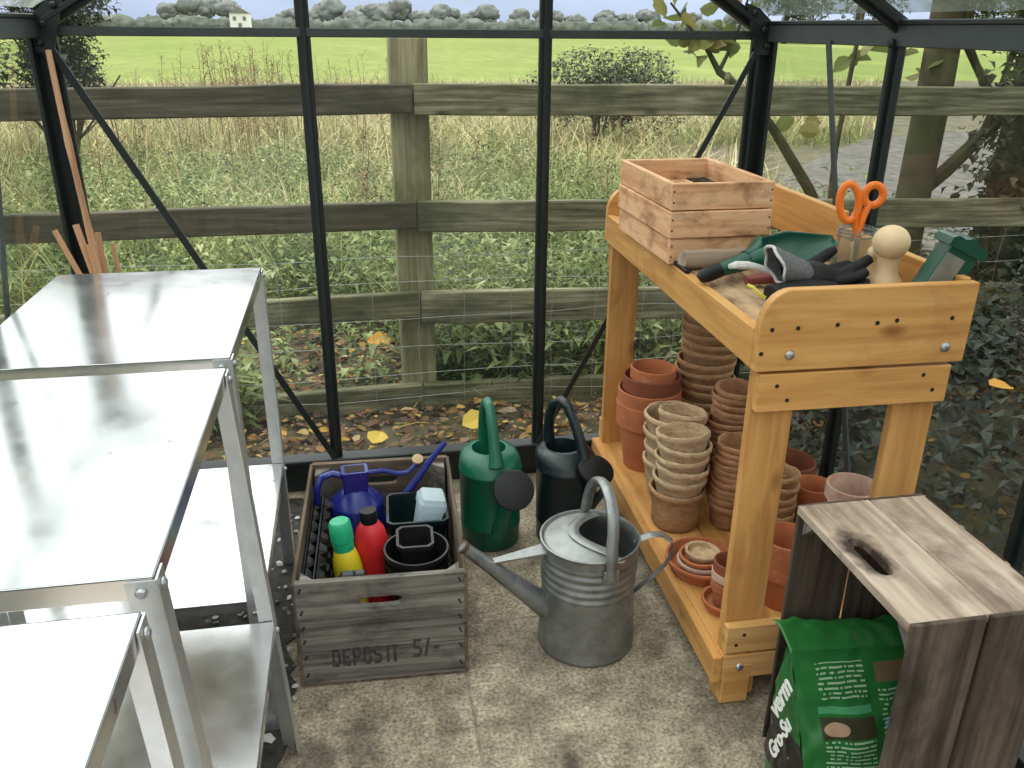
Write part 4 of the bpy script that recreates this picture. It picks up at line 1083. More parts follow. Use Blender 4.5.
mb = MB(); mb.tube([(.060, .0, .035), (.10, .004, .085), (.15, .010, .150), (.20, .018, .212), (.235, .022, .250)], [.014, .012, .010, .008, .007], 10); obj('spout', mb, M['blue_pl'], bt, smooth=True)
mb = MB(); mb.tube([(.028, 0, .198), (.07, .006, .196), (.105, .012, .180), (.135, .016, .178), (.165, .018, .205)], .0065, 8); obj('stay', mb, M['blue_pl'], bt, smooth=True)
mb = MB(); mb.lathe([(.006, 0), (.012, .012), (.0145, .014), (.0145, .018), (.001, .020)], 16, Matrix.Translation((.160, .012, .205)) @ Matrix.Rotation(.5, 4, 'X')); obj('rose', mb, M['tan_pl'], bt, smooth=True)['label'] = 'tan brown sprinkler rose'
# bottles
def bottle(name, label, loc, rot, body, cap, prof, capprof, ell):
    t = thing(name, label, 'bottle', loc, rot)
    mb = MB(); mb.lathe(prof, 28, None, 0, 0, ell); obj('body', mb, body, t, smooth=True)
    mb = MB(); mb.lathe(capprof, 28); obj('cap', mb, cap, t, smooth=True)
    return t
yb = bottle('feed_bottle', 'yellow plant feed bottle with green cap in the crate', inC(.105, .205, .030), (-.06, -.09, ca + .1), M['yellow_pl'], M['capgreen'],
    [(.001, -.020), (.031, -.020), (.034, -.015), (.034, .115), (.031, .140), (.024, .165), (.021, .170)], [(.024, .166), (.0245, .182), (.023, .183), (.023, .187), (.0265, .189), (.0265, .212), (.0245, .235), (.021, .239), (.001, .240)], 1.0)
bottle('feed_bottle', 'red plant feed bottle with black cap in the crate', inC(.158, .248, .045), (-.05, -.05, ca), M['red_pl'], M['black_pl'],
    [(.001, -.038), (.031, -.038), (.034, -.032), (.035, .11), (.036, .140), (.030, .172), (.020, .190), (.018, .192)], [(.020, .190), (.0205, .212), (.0195, .221), (.001, .223)], 1.1)
st_ = thing('spray_nozzle', 'black plastic trigger nozzle in front of the yellow bottle', 'nozzle', inC(.100, .095, .010), (0, 0, ca))
mb = MB(); mb.tube([(0, 0, .0), (0, 0, .10), (.002, 0, .155)], [.012, .012, .016], 10); obj('stem', mb, M['black_pl'], st_, smooth=True)
mb = MB(); mb.box((.002, 0, .175), (.034, .028, .05), .006); mb.box((.028, 0, .193), (.024, .018, .014), .004); obj('head', mb, M['dgreen_pl'], st_)
mb = MB(); mb.tube([(-.012, 0, .19), (-.020, 0, .165), (-.016, 0, .135)], .006, 8); obj('trigger', mb, M['black_pl'], st_, smooth=True)
# black round pots
for k in range(3):
    t = obj('plastic_pot', MB().lathe(ring_pot(.054, .073, .120, .0022, .005, .012), 36), M['black_rim'] if k == 2 else M['black_pl'], None, inC(.254, .200, .022 + k * .026), (0, 0, k), smooth=True)
    tag(t, 'black round plastic pot in the crate, %s of the nested stack' % ['lowest', 'middle', 'topmost'][k], 'pot', 'black pots in the crate')
def square_pot(name, label, loc, rot, w0, w1, h, mat, cat='pot', lip=.005):
    out_ = lambda w_, c_: [(-w_ + c_, -w_), (w_ - c_, -w_), (w_, -w_ + c_), (w_, w_ - c_), (w_ - c_, w_), (-w_ + c_, w_), (-w_, w_ - c_), (-w_, -w_ + c_)]
    rings = [(1e-4, 0, 0), (w0, 0, .008), (w1 - .001, h - .012, .010), (w1 + lip, h - .012, .012), (w1 + lip, h, .012), (w1 - .001, h, .010), (w0 - .003, .003, .008), (1e-4, .003, 0)]
    mb = MB(); vs_ = []; fs_ = []
    for (w_, z, c_) in rings: vs_ += [(x, y, z) for x, y in out_(w_, min(c_, w_ * .5))]
    for j in range(len(rings) - 1):
        for i in range(8): fs_.append((j * 8 + i, j * 8 + (i + 1) % 8, (j + 1) * 8 + (i + 1) % 8, (j + 1) * 8 + i))
    mb.add(vs_, fs_); return tag(obj(name, mb, mat, None, loc, rot), label, cat)
square_pot('plastic_pot', 'small square black pot standing inside the round black pots', inC(.252, .212, .088), (.06, 0, ca), .024, .038, .133, M['black_rim'])
square_pot('plastic_pot', 'large deep green square pot holding a clear plastic tub', inC(.262, .362, .002), (0, 0, ca), .050, .070, .203, M['dgreen_pl'])
square_pot('plastic_pot', 'black pot behind the red bottle cap in the crate', inC(.180, .305, .004), (0, 0, ca + .2), .018, .024, .14, M['black_rim'])
tb = thing('plastic_tub', 'clear bluish plastic tub tilted inside the dark green pot', 'tub', inC(.272, .362, .100), (.10, .20, ca + .1))
mb = MB(); vs_ = []
for (w_, z) in ((.022, -.080), (.031, .11), (.034, .115), (.034, .135), (.031, .14), (.028, .148), (.012, .150)): vs_ += [(x * w_, y * w_, z) for x, y in ((-.8, -1), (.8, -1), (1, -.8), (1, .8), (.8, 1), (-.8, 1), (-1, .8), (-1, -.8))]
mb.add(vs_, [(j * 8 + i, j * 8 + (i + 1) % 8, (j + 1) * 8 + (i + 1) % 8, (j + 1) * 8 + i) for j in range(6) for i in range(8)] + [tuple(range(8))[::-1], tuple(48 + i for i in range(8))]); obj('body', mb, M['tub'], tb)
# cell trays standing at the left of the crate
for k in range(2):
    t = thing('cell_tray', 'black plastic cell tray standing against the left crate side, %s one' % ['outer', 'inner'][k], 'tray', inC(.014 + k * .024, .262, .010), (0, -.04, ca))
    mb = MB(); mb.box((0, 0, .10), (.004, .36, .20), .001); obj('rim', mb, M['black_pl'], t)
    mb = MB(); gy_ = [i * .01 - .17 for i in range(35)]; gz_ = [j * .01 + .006 for j in range(20)]   # one moulded sheet with rows of cells
    mb.add([(.004 + (.016 if (i % 5) not in (0, 4) and (j % 5) not in (0, 4) else 0), a, b_) for i, a in enumerate(gy_) for j, b_ in enumerate(gz_)], [(i * 20 + j, i * 20 + j + 1, (i + 1) * 20 + j + 1, (i + 1) * 20 + j) for i in range(34) for j in range(19)])
    obj('cell_sheet', mb, M['black_pl'], t)

# ================================================================== watering cans
def at(o, *p): return Vector(p) - Vector(o.location)
gc = thing('galvanised_watering_can', 'galvanised metal watering can on the floor beside the potting bench', 'watering can', (.466, 1.575, .0005))
HB = .275
prof = [(.001, .004), (.104, .004), (.106, .0), (.111, .002), (.112, .008)]
for i in range(1, 73):
    z = .008 + (HB - .012) * i / 72; k = z / HB
    r_ = .1115 - .0065 * min(1, k / .55) + .005 * max(0, (k - .6) / .4)
    if .60 < k < .90: r_ += .0022 * math.cos((k - .60) / .30 * 2 * PI * 4)
    prof.append((r_, z))
prof += [(.1115, HB - .002), (.1115, HB + .002), (.1085, HB + .003), (.1065, HB)]
for i in range(1, 16): prof.append((.1035, HB - HB * .97 * i / 15))
prof += [(.001, .012)]
mb = MB(); mb.lathe(prof, 56); obj('body', mb, M['galv'], gc, smooth=True, angle=60)
# half cover: a low dome over the spout side with a crescent opening
mb = MB(); vs_, fs_ = [], []; nr, na = 8, 44
for j in range(nr + 1):
    for i in range(na + 1):
        a = math.radians(62) + math.radians(236) * i / na
        ro = .1060; bx_, by_ = ro * math.cos(a), ro * math.sin(a)
        # inner edge: arc of the mouth
        t_ = i / na; yi = by_ * .985; edge = .050 - .085 * (1 - (abs(yi) / .094) ** 2) if abs(yi) < .094 else .05
        edge = max(edge, bx_ + .0005)
        k = j / nr; x = bx_ + (edge - bx_) * k
        y = by_ + (yi - by_) * k
        dome = .016 * (1 - (x * x + y * y) / (ro * ro))
        vs_.append((x, y, HB - .003 + dome * (1 if x < .03 else .9)))
for j in range(nr):
    for i in range(na): fs_.append((j * (na + 1) + i, j * (na + 1) + i + 1, (j + 1) * (na + 1) + i + 1, (j + 1) * (na + 1) + i))
mb.add(vs_, fs_); cv = obj('half_cover', mb, M['galv'], gc, smooth=True, angle=60)
so = cv.modifiers.new('thick', 'SOLIDIFY'); so.thickness = .0016
mb = MB(); pts_ = []
for i in range(25):
    y = -.088 + .176 * i / 24; x = .050 - .085 * (1 - (abs(y) / .094) ** 2); ro = .106
    pts_.append((x - .002, y, HB - .002 + .016 * (1 - (x * x + y * y) / (ro * ro))))
mb.tube(pts_, .008, 8, True, (.35, 1.6)); obj('mouth_flange', mb, M['galv'], gc, smooth=True)
mb = MB(); pts_ = []
for i in range(23):
    a = PI * (i / 22); pts_.append((.018 + .012 * math.sin(a), -.104 * math.cos(a), HB - .004 + .128 * math.sin(a) ** .75))
pts_ = [(.018, -.1125, HB - .040)] + [(.018, -.1135, HB - .01)] + pts_[1:-1] + [(.018, .1135, HB - .01), (.018, .1125, HB - .040)]
mb.tube(pts_, [.013] * len(pts_), 10, True, (.62, 1.0)); hd = obj('top_handle', mb, M['galv'], gc, smooth=True)
for sy_ in (-1, 1):
    mb = MB(); mb.box((.018, sy_ * .1135, HB - .034), (.034, .004, .030), .001); lg = obj('lug', mb, M['galv'], hd)
    for k in (-1, 1):
        mb = MB(); mb.lathe([(.004, 0), (.003, .002), (.0005, .003)], 8, Matrix.Translation((.018 + k * .009, sy_ * .1155, HB - .040)) @ Matrix.Rotation(-sy_ * -PI / 2 * 1, 4, 'X')); obj('rivet', mb, M['galv'], hd)
mb = MB(); A = at(gc, .399, 1.567, .075); B = at(gc, .177, 1.548, .297)
mb.tube([A, A.lerp(B, .05), A.lerp(B, .35), A.lerp(B, .7), A.lerp(B, .985), B], [.034, .031, .023, .0165, .0125, .0125], 18); sp_ = obj('spout', mb, M['galv'], gc, smooth=True)
d_ = (B - A).normalized(); Rq = d_.to_track_quat('Z', 'Y').to_matrix().to_4x4()
mb = MB(); mb.lathe([(.0135, -.010), (.0145, -.008), (.0145, .001), (.0105, .0015), (.0100, -.02), (.001, -.02)], 18, Matrix.Translation(B) @ Rq); obj('spout_collar', mb, plain('tarnished_collar', (.13, .085, .055), .6, .5, .3), sp_, smooth=True)
mb = MB(); A = at(gc, .360, 1.560, .262); B = at(gc, .228, 1.5525, .2475); n_ = (B - A).normalized(); sd_ = Vector((0, 1, 0))
vs_ = [A + sd_ * .020 + UP * .002, A - sd_ * .020 + UP * .002, B - sd_ * .007, B + sd_ * .007]; vs_ += [v - UP * .004 for v in vs_]
vs_ += [A - UP * .016, B - UP * .010]
mb.add(vs_, [(0, 3, 2, 1), (0, 1, 5, 4), (1, 2, 6, 5), (2, 3, 7, 6), (3, 0, 4, 7), (4, 8, 9, 7), (5, 6, 9, 8), (4, 5, 8), (6, 7, 9)]); obj('spout_stay', mb, M['galv'], gc)
mb = MB(); mb.tube([at(gc, *p) for p in ((.570, 1.572, .252), (.602, 1.570, .268), (.632, 1.566, .268), (.655, 1.562, .250), (.658, 1.560, .222), (.643, 1.560, .19), (.615, 1.562, .158), (.587, 1.566, .132), (.571, 1.570, .112))], .0125, 8, True, (.22, 1.0)); obj('back_handle', mb, M['galv'], gc, smooth=True)

def plastic_can(label, loc, hdir, mat, handle, rose, sp0, sp1, rr, rface, extra=None):
    t = thing('plastic_watering_can', label, 'watering can', loc)
    pr = [(.001, 0), (.074, 0), (.080, .006), (.0815, .06), (.083, .0615), (.083, .0645), (.082, .066), (.084, .22), (.0855, .222), (.0855, .226), (.084, .228), (.083, .243), (.078, .258), (.068, .268), (.054, .273), (.049, .275), (.046, .274), (.045, .255), (.045, .20), (.001, .20)]
    # opening sits towards the back of the lid
    mb = MB(); mb.lathe(pr, 44, None, 0, 0, 1.0)
    hd_ = Vector((hdir[0], hdir[1], 0)).normalized()
    mb.V = [(v[0] - hd_.x * .016 * max(0, min(1, (v[2] - .235) / .03)), v[1] - hd_.y * .016 * max(0, min(1, (v[2] - .235) / .03)), v[2]) if math.hypot(v[0], v[1]) < .0835 and v[2] > .19 else v for v in mb.V]
    obj('body', mb, mat, t, smooth=True, angle=50)
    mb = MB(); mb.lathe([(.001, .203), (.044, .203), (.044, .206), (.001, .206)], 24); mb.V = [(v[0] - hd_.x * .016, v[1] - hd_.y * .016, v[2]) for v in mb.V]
    obj('inside_shade_disc', mb, M['black_pl'], t)  # black disc standing in for the shade inside the can
    P_ = lambda k, z, sw=0: Vector((hd_.x * k - hd_.y * sw, hd_.y * k + hd_.x * sw, z))
    pts_ = [P_(-.070, .258), P_(-.073, .30), P_(-.070, .345), P_(-.055, .385), P_(-.030, .402), P_(-.003, .392), P_(.022, .355), P_(.044, .31), P_(.058, .275), P_(.064, .255)]
    mb = MB(); mb.tube(pts_, [.017, .0145, .0135, .0135, .0135, .0135, .0135, .0145, .017, .021], 14, True, (1, 1.05)); obj('handle', mb, handle, t, smooth=True, angle=80)
    A, B = at(t, *sp0), at(t, *sp1); mb = MB(); mb.tube([A, A.lerp(B, .3), A.lerp(B, .7), B], [.026, .020, .015, .0125], 14); sp_ = obj('spout', mb, mat, t, smooth=True)
    if rose:
        d_ = Vector(rface).normalized(); Rq = d_.to_track_quat('Z', 'Y').to_matrix().to_4x4()
        mb = MB(); mb.lathe([(.011, -.045), (.014, -.035), (rr * .8, -.012), (rr, -.006), (rr, .001), (rr * .96, .004), (rr * .5, .009), (.001, .011)], 32, Matrix.Translation(at(t, *rose)) @ Rq)
        ro_ = obj('rose', mb, M['black_pl'], t, smooth=True); ro_['label'] = 'black sprinkler rose'
    return t
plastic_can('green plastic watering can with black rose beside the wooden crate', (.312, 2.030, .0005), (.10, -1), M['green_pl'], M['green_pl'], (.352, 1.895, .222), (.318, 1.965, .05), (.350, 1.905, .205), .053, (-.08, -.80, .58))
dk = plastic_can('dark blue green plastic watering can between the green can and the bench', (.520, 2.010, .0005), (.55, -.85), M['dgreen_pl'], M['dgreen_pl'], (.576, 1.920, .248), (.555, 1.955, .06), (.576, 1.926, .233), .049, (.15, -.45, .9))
mb = MB(); A, B = at(dk, .560, 1.955, .10), at(dk, .587, 1.882, .205); mb.tube([A, A.lerp(B, .5), B], [.018, .013, .0105], 12, True); t_ = obj('side_spout', mb, M['dgreen_pl'], dk, smooth=True)
d_ = (B - A).normalized(); mb = MB(); mb.lathe([(.0115, -.006), (.012, .0), (.008, .001), (.0075, -.012), (.001, -.012)], 14, Matrix.Translation(B) @ d_.to_track_quat('Z', 'Y').to_matrix().to_4x4()); obj('spout_ring', mb, M['black_rim'], t_, smooth=True)

# ================================================================== potting bench
BX, BY, BYAW = .6765, 1.3133, -.0182
bench = thing('potting_bench', 'orange oiled pine potting bench with low shelf along the right wall', 'bench', (BX, BY, 0), (0, 0, BYAW))
def bl(x, y, z):   # bench coordinates (across, along, up) to world
    c_, s_ = math.cos(BYAW), math.sin(BYAW); return (BX + c_ * x - s_ * y, BY + s_ * x + c_ * y, z)
BL, BD = 1.040, .406; PN = M['pine']
plank('front_apron', BL - .044, .076, .021, PN, bench, (.0105, BL / 2, .795), ALY)
def side_board(y, flip):
    out_ = [(0, .757), (0, .838)] + [(.055 - .055 * math.cos(a), .838 + .069 * math.sin(a)) for a in [PI / 2 * i / 8 for i in range(1, 9)]] + [(BD + .002, .907), (BD, .757)]
    mb = MB(); zc = .83; xc = BD / 2
    mb.prism([(x - xc, z - zc) for x, z in out_], -.0105, .0105, None)
    o = obj('side_board', mb, PN, bench, (xc, y, zc), ALX)
    md = o.modifiers.new('edge', 'BEVEL'); md.width = .0025; md.segments = 2; md.limit_method = 'ANGLE'
    return o
sb = side_board(.0105, 0); side_board(BL - .0105, 1)
for k, (v_, z_) in enumerate(((.023, .836), (.071, .837), (.145, .840), (.221, .840), (.258, .843), (.366, .843), (.008, .792))):
    mb = MB(); mb.lathe([(.0042, -.001), (.0042, .0006), (.003, .0008), (.001, .0003)], 10, Matrix.Translation((v_, -.0002, z_)) @ Matrix.Rotation(PI / 2, 4, 'X')); obj('screw', mb, M['hole'], bench)
for (v_, z_) in ((.062, .787), (.364, .787)):
    mb = MB(); mb.lathe([(.0095, 0), (.0085, .003), (.005, .0055), (.001, .006)], 14, Matrix.Translation((v_, 0, z_)) @ Matrix.Rotation(PI / 2, 4, 'X')); obj('coach_bolt', mb, M['bolt'], bench, smooth=True)
for y in (.0335, BL - .0335):
    zz = .0
    for x in (.012 + .0425, .385 - .0425): plank('leg', .757, .085, .021, PN, bench, (x, y, .3785), UPX)
for (y, sg) in ((.0115, -1), (BL - .0115, 1)):
    plank('upper_cross_board', .375, .074, .021, PN, bench, (.200, y, .7138), ALX)
    plank('lower_cross_board', .375, .066, .021, M['pine_pale'], bench, (.200, y, .164), ALX)
    plank('base_end_board', .385, .060, .021, M['pine_pale'], bench, (.2035, y - .0, .0945), ALX)
for (v_, z_) in ((.047, .728), (.070, .699), (.333, .734), (.357, .703), (.050, .176), (.035, .152)):
    mb = MB(); mb.lathe([(.0040, -.001), (.0040, .0006), (.003, .0008), (.001, .0003)], 10, Matrix.Translation((v_, .0008, z_)) @ Matrix.Rotation(PI / 2, 4, 'X')); obj('screw', mb, M['hole'], bench)
mb = MB(); mb.lathe([(.0095, 0), (.0085, .003), (.005, .0055), (.001, .006)], 14, Matrix.Translation((.048, .001, .094)) @ Matrix.Rotation(PI / 2, 4, 'X')); obj('coach_bolt', mb, M['bolt'], bench, smooth=True)
plank('base_front_board', BL, .064, .020, PN, bench, (.0, BL / 2, .0925), ALY)
plank('base_back_board', BL, .064, .020, PN, bench, (.395, BL / 2, .0925), ALY)
for k in range(3): plank('shelf_board', BL - .004, .123, .019, PN, bench, (.071 + k * .126, BL / 2, .1165), RY90)
for x in (.045, .35):
    for y in (.035, BL - .035):
        mb = MB(); mb.box((0, 0, 0), (.062, .07, .10), .003); obj('foot', mb, M['pine'], bench, (x, y, .0505))
# worktop of worn boards, backboard stepped down towards the near end
for k, (x, w_) in enumerate(((.078, .106), (.194, .112), (.312, .112))): plank('worktop_board', BL - .046, w_, .022, M['worktop'], bench, (x, BL / 2, .8205), RY90, .004)
plank('backboard', .575, .105, .020, PN, bench, (.394, .455 + .575 / 2, .892), ALY)
plank('low_backboard', .43, .079, .018, PN, bench, (.396, .022 + .43 / 2, .871), ALY)

# ------------------------------------------------------------------ on the bench
rod = MB(); rod.box((0, 0, 0), (.012, .505, .009), .002); tag(obj('black_strip', rod, M['black_pl'], None, bl(.008, .635, .8382), (0, 0, BYAW - .004)), 'thin black strip lying along the front edge of the bench under the trays', 'strip')
def seed_tray(label, z, rot, dx, dy, soil=False):
    TW, TL, TH = .238, .372, .0595
    t = thing('seed_tray', label, 'seed tray', (.783 + dx, 1.955 + dy, z), (0, 0, rot), 'stacked wooden seed trays')
    th = .013
    for sx_ in (-1, 1): plank('long_side', TL - 2 * th, TH - .0015, th, M['tray'], t, (sx_ * (TW / 2 - th / 2), 0, TH / 2), ALY)
    for sy_ in (-1, 1): plank('end', TW, TH - .0015, th, M['tray'], t, (0, sy_ * (TL / 2 - th / 2), TH / 2), ALX)
    for k in range(3): plank('base_slat', TL - 2 * th - .002, (TW - 2 * th) / 3 - .006, .007, M['tray'], t, (-(TW - 2 * th) / 3 + k * (TW - 2 * th) / 3, 0, .0045), RY90)
    for sx_ in (-1, 1):
        for k in (.3, .7):
            mb = MB(); mb.lathe([(.0022, 0), (.002, .0008), (.0005, .001)], 8, Matrix.Translation((sx_ * (TW / 2 - .006), -TL / 2, TH * k)) @ Matrix.Rotation(PI / 2, 4, 'X')); obj('nail', mb, M['hole'], t)
    if soil:
        mb = MB(); n = 26; w2, l2 = TW / 2 - th - .001, TL / 2 - th - .001
        mb.add([(-w2 + 2 * w2 * i / n, -l2 + 2 * l2 * j / n, .011 + .004 * noise.noise(Vector((i * .5, j * .5, 1))) - .006 * (abs(i - n / 2) < n * .25)) for j in range(n + 1) for i in range(n + 1)], [(j * (n + 1) + i, j * (n + 1) + i + 1, (j + 1) * (n + 1) + i + 1, (j + 1) * (n + 1) + i) for j in range(n) for i in range(n)])
        obj('soil', mb, M['traydirt'], t, smooth=True)
    return t
seed_tray('wooden seed tray at the bottom of the stack of three', .8338, .006, .008, .004)
seed_tray('wooden seed tray in the middle of the stack of three', .8938, .012, .001, -.004)
seed_tray('topmost wooden seed tray of the stack, its dirty inside showing', .9538, .004, .004, .002, True)
mb = MB(); pts_ = [(-.10 + .02 * i, .002 * math.sin(i), .001 * math.cos(i * 2)) for i in range(11)]; mb.tube(pts_, [.0195, .021, .021, .021, .0205, .0205, .020, .020, .0195, .019, .0185], 16)
tag(obj('wood_baton', mb, M['stick'], None, (.790, 1.741, .8545), (0, 0, .07), smooth=True), 'grey round wooden baton lying in front of the seed trays', 'baton')

# green hand scoop
sc = thing('garden_scoop', 'large dark green plastic hand scoop with black grip on the bench', 'scoop', (.700, 1.612, .858), (.42, -.075, .27))
mb = MB(); vs_, fs_ = [], []; ns, na = 22, 24
sm_ = lambda t_: t_ * t_ * (3 - 2 * t_)
for i in range(ns + 1):
    k = i / ns; x = .092 + .245 * k
    r_ = .021 + .034 * sm_(min(1, k / .30)) - .042 * max(0, (k - .60) / .40) ** 1.6
    span = PI * (1.0 if k < .10 else 1.0 - .50 * sm_(min(1, (k - .10) / .22)) - .10 * max(0, (k - .6) / .4))
    for j in range(na + 1):
        a = -PI / 2 - span + 2 * span * j / na
        vs_.append((x, r_ * math.cos(a), .014 + .008 * k + r_ * .80 * math.sin(a)))
for i in range(ns):
    for j in range(na): fs_.append((i * (na + 1) + j, i * (na + 1) + j + 1, (i + 1) * (na + 1) + j + 1, (i + 1) * (na + 1) + j))
fs_.append(tuple(range(na + 1))[::-1]); mb.add(vs_, fs_)
o = obj('bowl', mb, M['scoopgreen'], sc, smooth=True, angle=60); md = o.modifiers.new('thick', 'SOLIDIFY'); md.thickness = .003
mb = MB(); mb.tube([(.022, 0, .0), (.05, 0, .004), (.08, 0, .008), (.112, 0, .012)], [.0145, .016, .0185, .021], 16); obj('handle', mb, M['scoopgreen'], sc, smooth=True)
mb = MB(); mb.tube([(-.018, 0, -.012), (-.012, 0, -.008), (.0, 0, -.004), (.03, 0, .001)], [.009, .014, .0165, .0155], 16); obj('grip', mb, M['black_pl'], sc, smooth=True)['label'] = 'black rubber grip'
tr = thing('hand_tool', 'dark red handled hand tool lying under the green scoop', 'tool', (.770, 1.580, .848), (0, .01, .08))
mb = MB(); mb.tube([(0, 0, 0), (.03, 0, .002), (.07, 0, .003), (.105, 0, .001), (.125, 0, 0)], [.009, .012, .0125, .011, .007], 12); obj('handle', mb, M['darkred'], tr, smooth=True)
mb = MB(); mb.tube([(.12, 0, 0), (.17, 0, -.004)], .005, 8); mb.box((.215, 0, -.010), (.10, .05, .004), .0018); obj('blade', mb, M['steel'], tr)

# gloves
def glove_mesh(mb, fing, palm):
    for pts_, rr in palm: mb.tube(pts_, rr, 14, True, (.62, 1.0))
    for pts_, rr in fing: mb.tube(pts_, rr, 10, True)
def remesh(o, v): 
    md = o.modifiers.new('join', 'REMESH'); md.mode = 'VOXEL'; md.voxel_size = v; md.use_smooth_shade = True
    sm = o.modifiers.new('soft', 'SMOOTH'); sm.iterations = 4; sm.factor = .5
g1 = thing('work_glove', 'grey knitted work glove with black fingers, open cuff, on top of its pair', 'glove', (.798, 1.492, .876), (0, 0, -.02))
mb = MB()
glove_mesh(mb, [([(.055, .022, .008), (.085, .030, .022), (.115, .040, .036), (.130, .044, .042)], [.014, .0125, .0115, .009]),
                ([(.085, .010, .002), (.115, .012, .010), (.145, .016, .016), (.160, .018, .012)], [.014, .0125, .0115, .009]),
                ([(.085, -.010, .0), (.12, -.012, .006), (.155, -.010, .022), (.178, -.008, .036)], [.014, .013, .012, .010]),
                ([(.08, -.028, -.004), (.11, -.036, .0), (.14, -.038, .008), (.158, -.036, .018)], [.013, .012, .011, .009])],
           [([(.015, 0, .006), (.04, 0, .006), (.07, -.004, .004), (.10, -.006, .002)], [.036, .040, .042, .034])])
o = obj('hand', mb, M['gloveblack'], g1); remesh(o, .0032)
mb = MB(); vs_, fs_ = [], []; n = 28
for i in range(9):
    k = i / 8; x = .048 - .062 * k
    for j in range(n):
        a = 2 * PI * j / n; ry, rz = .036 + .006 * k, .022 + .018 * k
        vs_.append((x - .012 * k * math.sin(a) + .003 * math.sin(5 * a) * k, ry * math.cos(a), .008 + .014 * k + rz * math.sin(a) * (1 if math.sin(a) > 0 else .75)))
for i in range(8):
    for j in range(n): fs_.append((i * n + j, i * n + (j + 1) % n, (i + 1) * n + (j + 1) % n, (i + 1) * n + j))
mb.add(vs_, fs_); o = obj('cuff', mb, M['glovegrey'], g1, smooth=True, angle=90); md = o.modifiers.new('thick', 'SOLIDIFY'); md.thickness = .003
mb = MB(); mb.tube([vs_[8 * n + j % n] for j in range(n + 1)], .0032, 8, False); hem = obj('hem', mb, M['glovewhite'], g1, smooth=True); hem['label'] = 'pale cuff hem'
mb = MB(); mb.tube([(-.016, .016, .008), (-.035, .020, .016), (-.060, .020, .022), (-.085, .018, .024), (-.100, .016, .022)], [.007, .0095, .011, .0105, .006], 12, True, (.7, 1)); obj('pull_tab', mb, M['glovewhite'], g1, smooth=True)['label'] = 'pale pull tab of the cuff'
g2 = thing('work_glove', 'black rubber work glove lying underneath the grey one', 'glove', (.775, 1.440, .858), (0, 0, .06))
mb = MB()
glove_mesh(mb, [([(.10, .024, .0), (.14, .028, .004), (.175, .03, .008)], [.013, .012, .010]), ([(.10, .006, .0), (.15, .006, .006), (.190, .008, .012)], [.013, .012, .010]),
                ([(.10, -.012, .0), (.145, -.014, .004), (.18, -.012, .010)], [.013, .012, .010]), ([(.09, -.028, 0), (.125, -.036, .002), (.155, -.038, .004)], [.012, .011, .009]),
                ([(.04, .034, 0), (.065, .052, .002), (.09, .060, .004)], [.013, .012, .009])],
           [([(-.02, 0, 0), (.03, 0, .002), (.07, 0, .002), (.11, -.002, 0)], [.032, .038, .041, .034])])
o = obj('hand', mb, M['gloveblack'], g2); remesh(o, .0032)
mb = MB(); mb.tube([(-.030, .004, -.004), (-.045, .0, .006), (-.058, .004, .018), (-.066, .010, .021)], .0035, 8); obj('cord', mb, M['yellowtie'], g2, smooth=True)['label'] = 'yellow cord loop'

# jar with scissors
jr = thing('glass_jar', 'glass jar holding the orange handled scissors on the bench', 'jar', (.985, 1.560, .832))
mb = MB(); mb.lathe([(.001, .004), (.030, .004), (.0355, .008), (.0365, .02), (.0365, .087), (.034, .098), (.0325, .102), (.0355, .105), (.0355, .122), (.0345, .124), (.0325, .122), (.0305, .102), (.0340, .087), (.0340, .02), (.03, .010), (.001, .010)], 32); jb = obj('body', mb, M['jar'], jr, smooth=True, angle=50)
mb = MB(); mb.lathe([(.0367, .106), (.0367, .109), (.0358, .109), (.0358, .106), (.0367, .106)], 32, close=True); mb.lathe([(.0367, .114), (.0367, .117), (.0358, .117), (.0358, .114), (.0367, .114)], 32, close=True); obj('screw_thread', mb, M['steel'], jr, smooth=True)
ss = thing('scissors', 'orange handled scissors standing in the glass jar', 'scissors', (.988, 1.562, .838), (.02, .0, -.18))
def loop_tube(cx_, cz_, rx, rz, rot, r_, n=22):
    pts_ = []
    for i in range(n + 1):
        a = 2 * PI * i / n; x, z = rx * math.cos(a), rz * math.sin(a)
        pts_.append((cx_ + x * math.cos(rot) - z * math.sin(rot), 0, cz_ + x * math.sin(rot) + z * math.cos(rot)))
    return pts_
for (nm, cx_, cz_, rx, rz, ro_, sgn) in (('a', -.026, .166, .019, .037, .18, -1), ('b', .020, .181, .0185, .020, 0, 1)):
    mb = MB(); mb.tube(loop_tube(cx_, cz_, rx, rz, ro_, 0), .0064, 10, False, (1.0, 1.2)); 
    if sgn < 0: mb.tube([(-.010, .002, .145), (-.004, .002, .120), (.0, .002, .095)], [.009, .010, .007], 10, True, (1, .7))
    else: mb.tube([(.014, -.002, .164), (.006, -.002, .14), (.0, -.002, .095)], [.008, .010, .007], 10, True, (1, .7))
    obj('handle', mb, M['orange_pl'], ss, smooth=True)
    mb = MB(); mb.prism([(-.009, .10), (.009, .10), (.006 * -sgn + .004, .03), (-sgn * .004, .006), (-.006, .04)], -.001, .001, Matrix.Translation((0, -sgn * .0022, 0)) @ Matrix.Rotation(PI / 2, 4, 'X')); obj('blade', mb, M['steel'], ss)
for k, (x, y, rx_, ry_) in enumerate(((-.012, -.012, .12, -.22), (.012, -.014, .10, .26))):
    mb = MB(); mb.box((0, 0, .045), (.008, .002, .088), .0006); tag(obj('plant_label', mb, M['wood_label'], None, (.985 + x * .5, 1.560 + y, .846), (rx_, ry_, .3)), 'pale wooden plant label inside the glass jar, %s one' % ['left', 'right'][k], 'plant label')

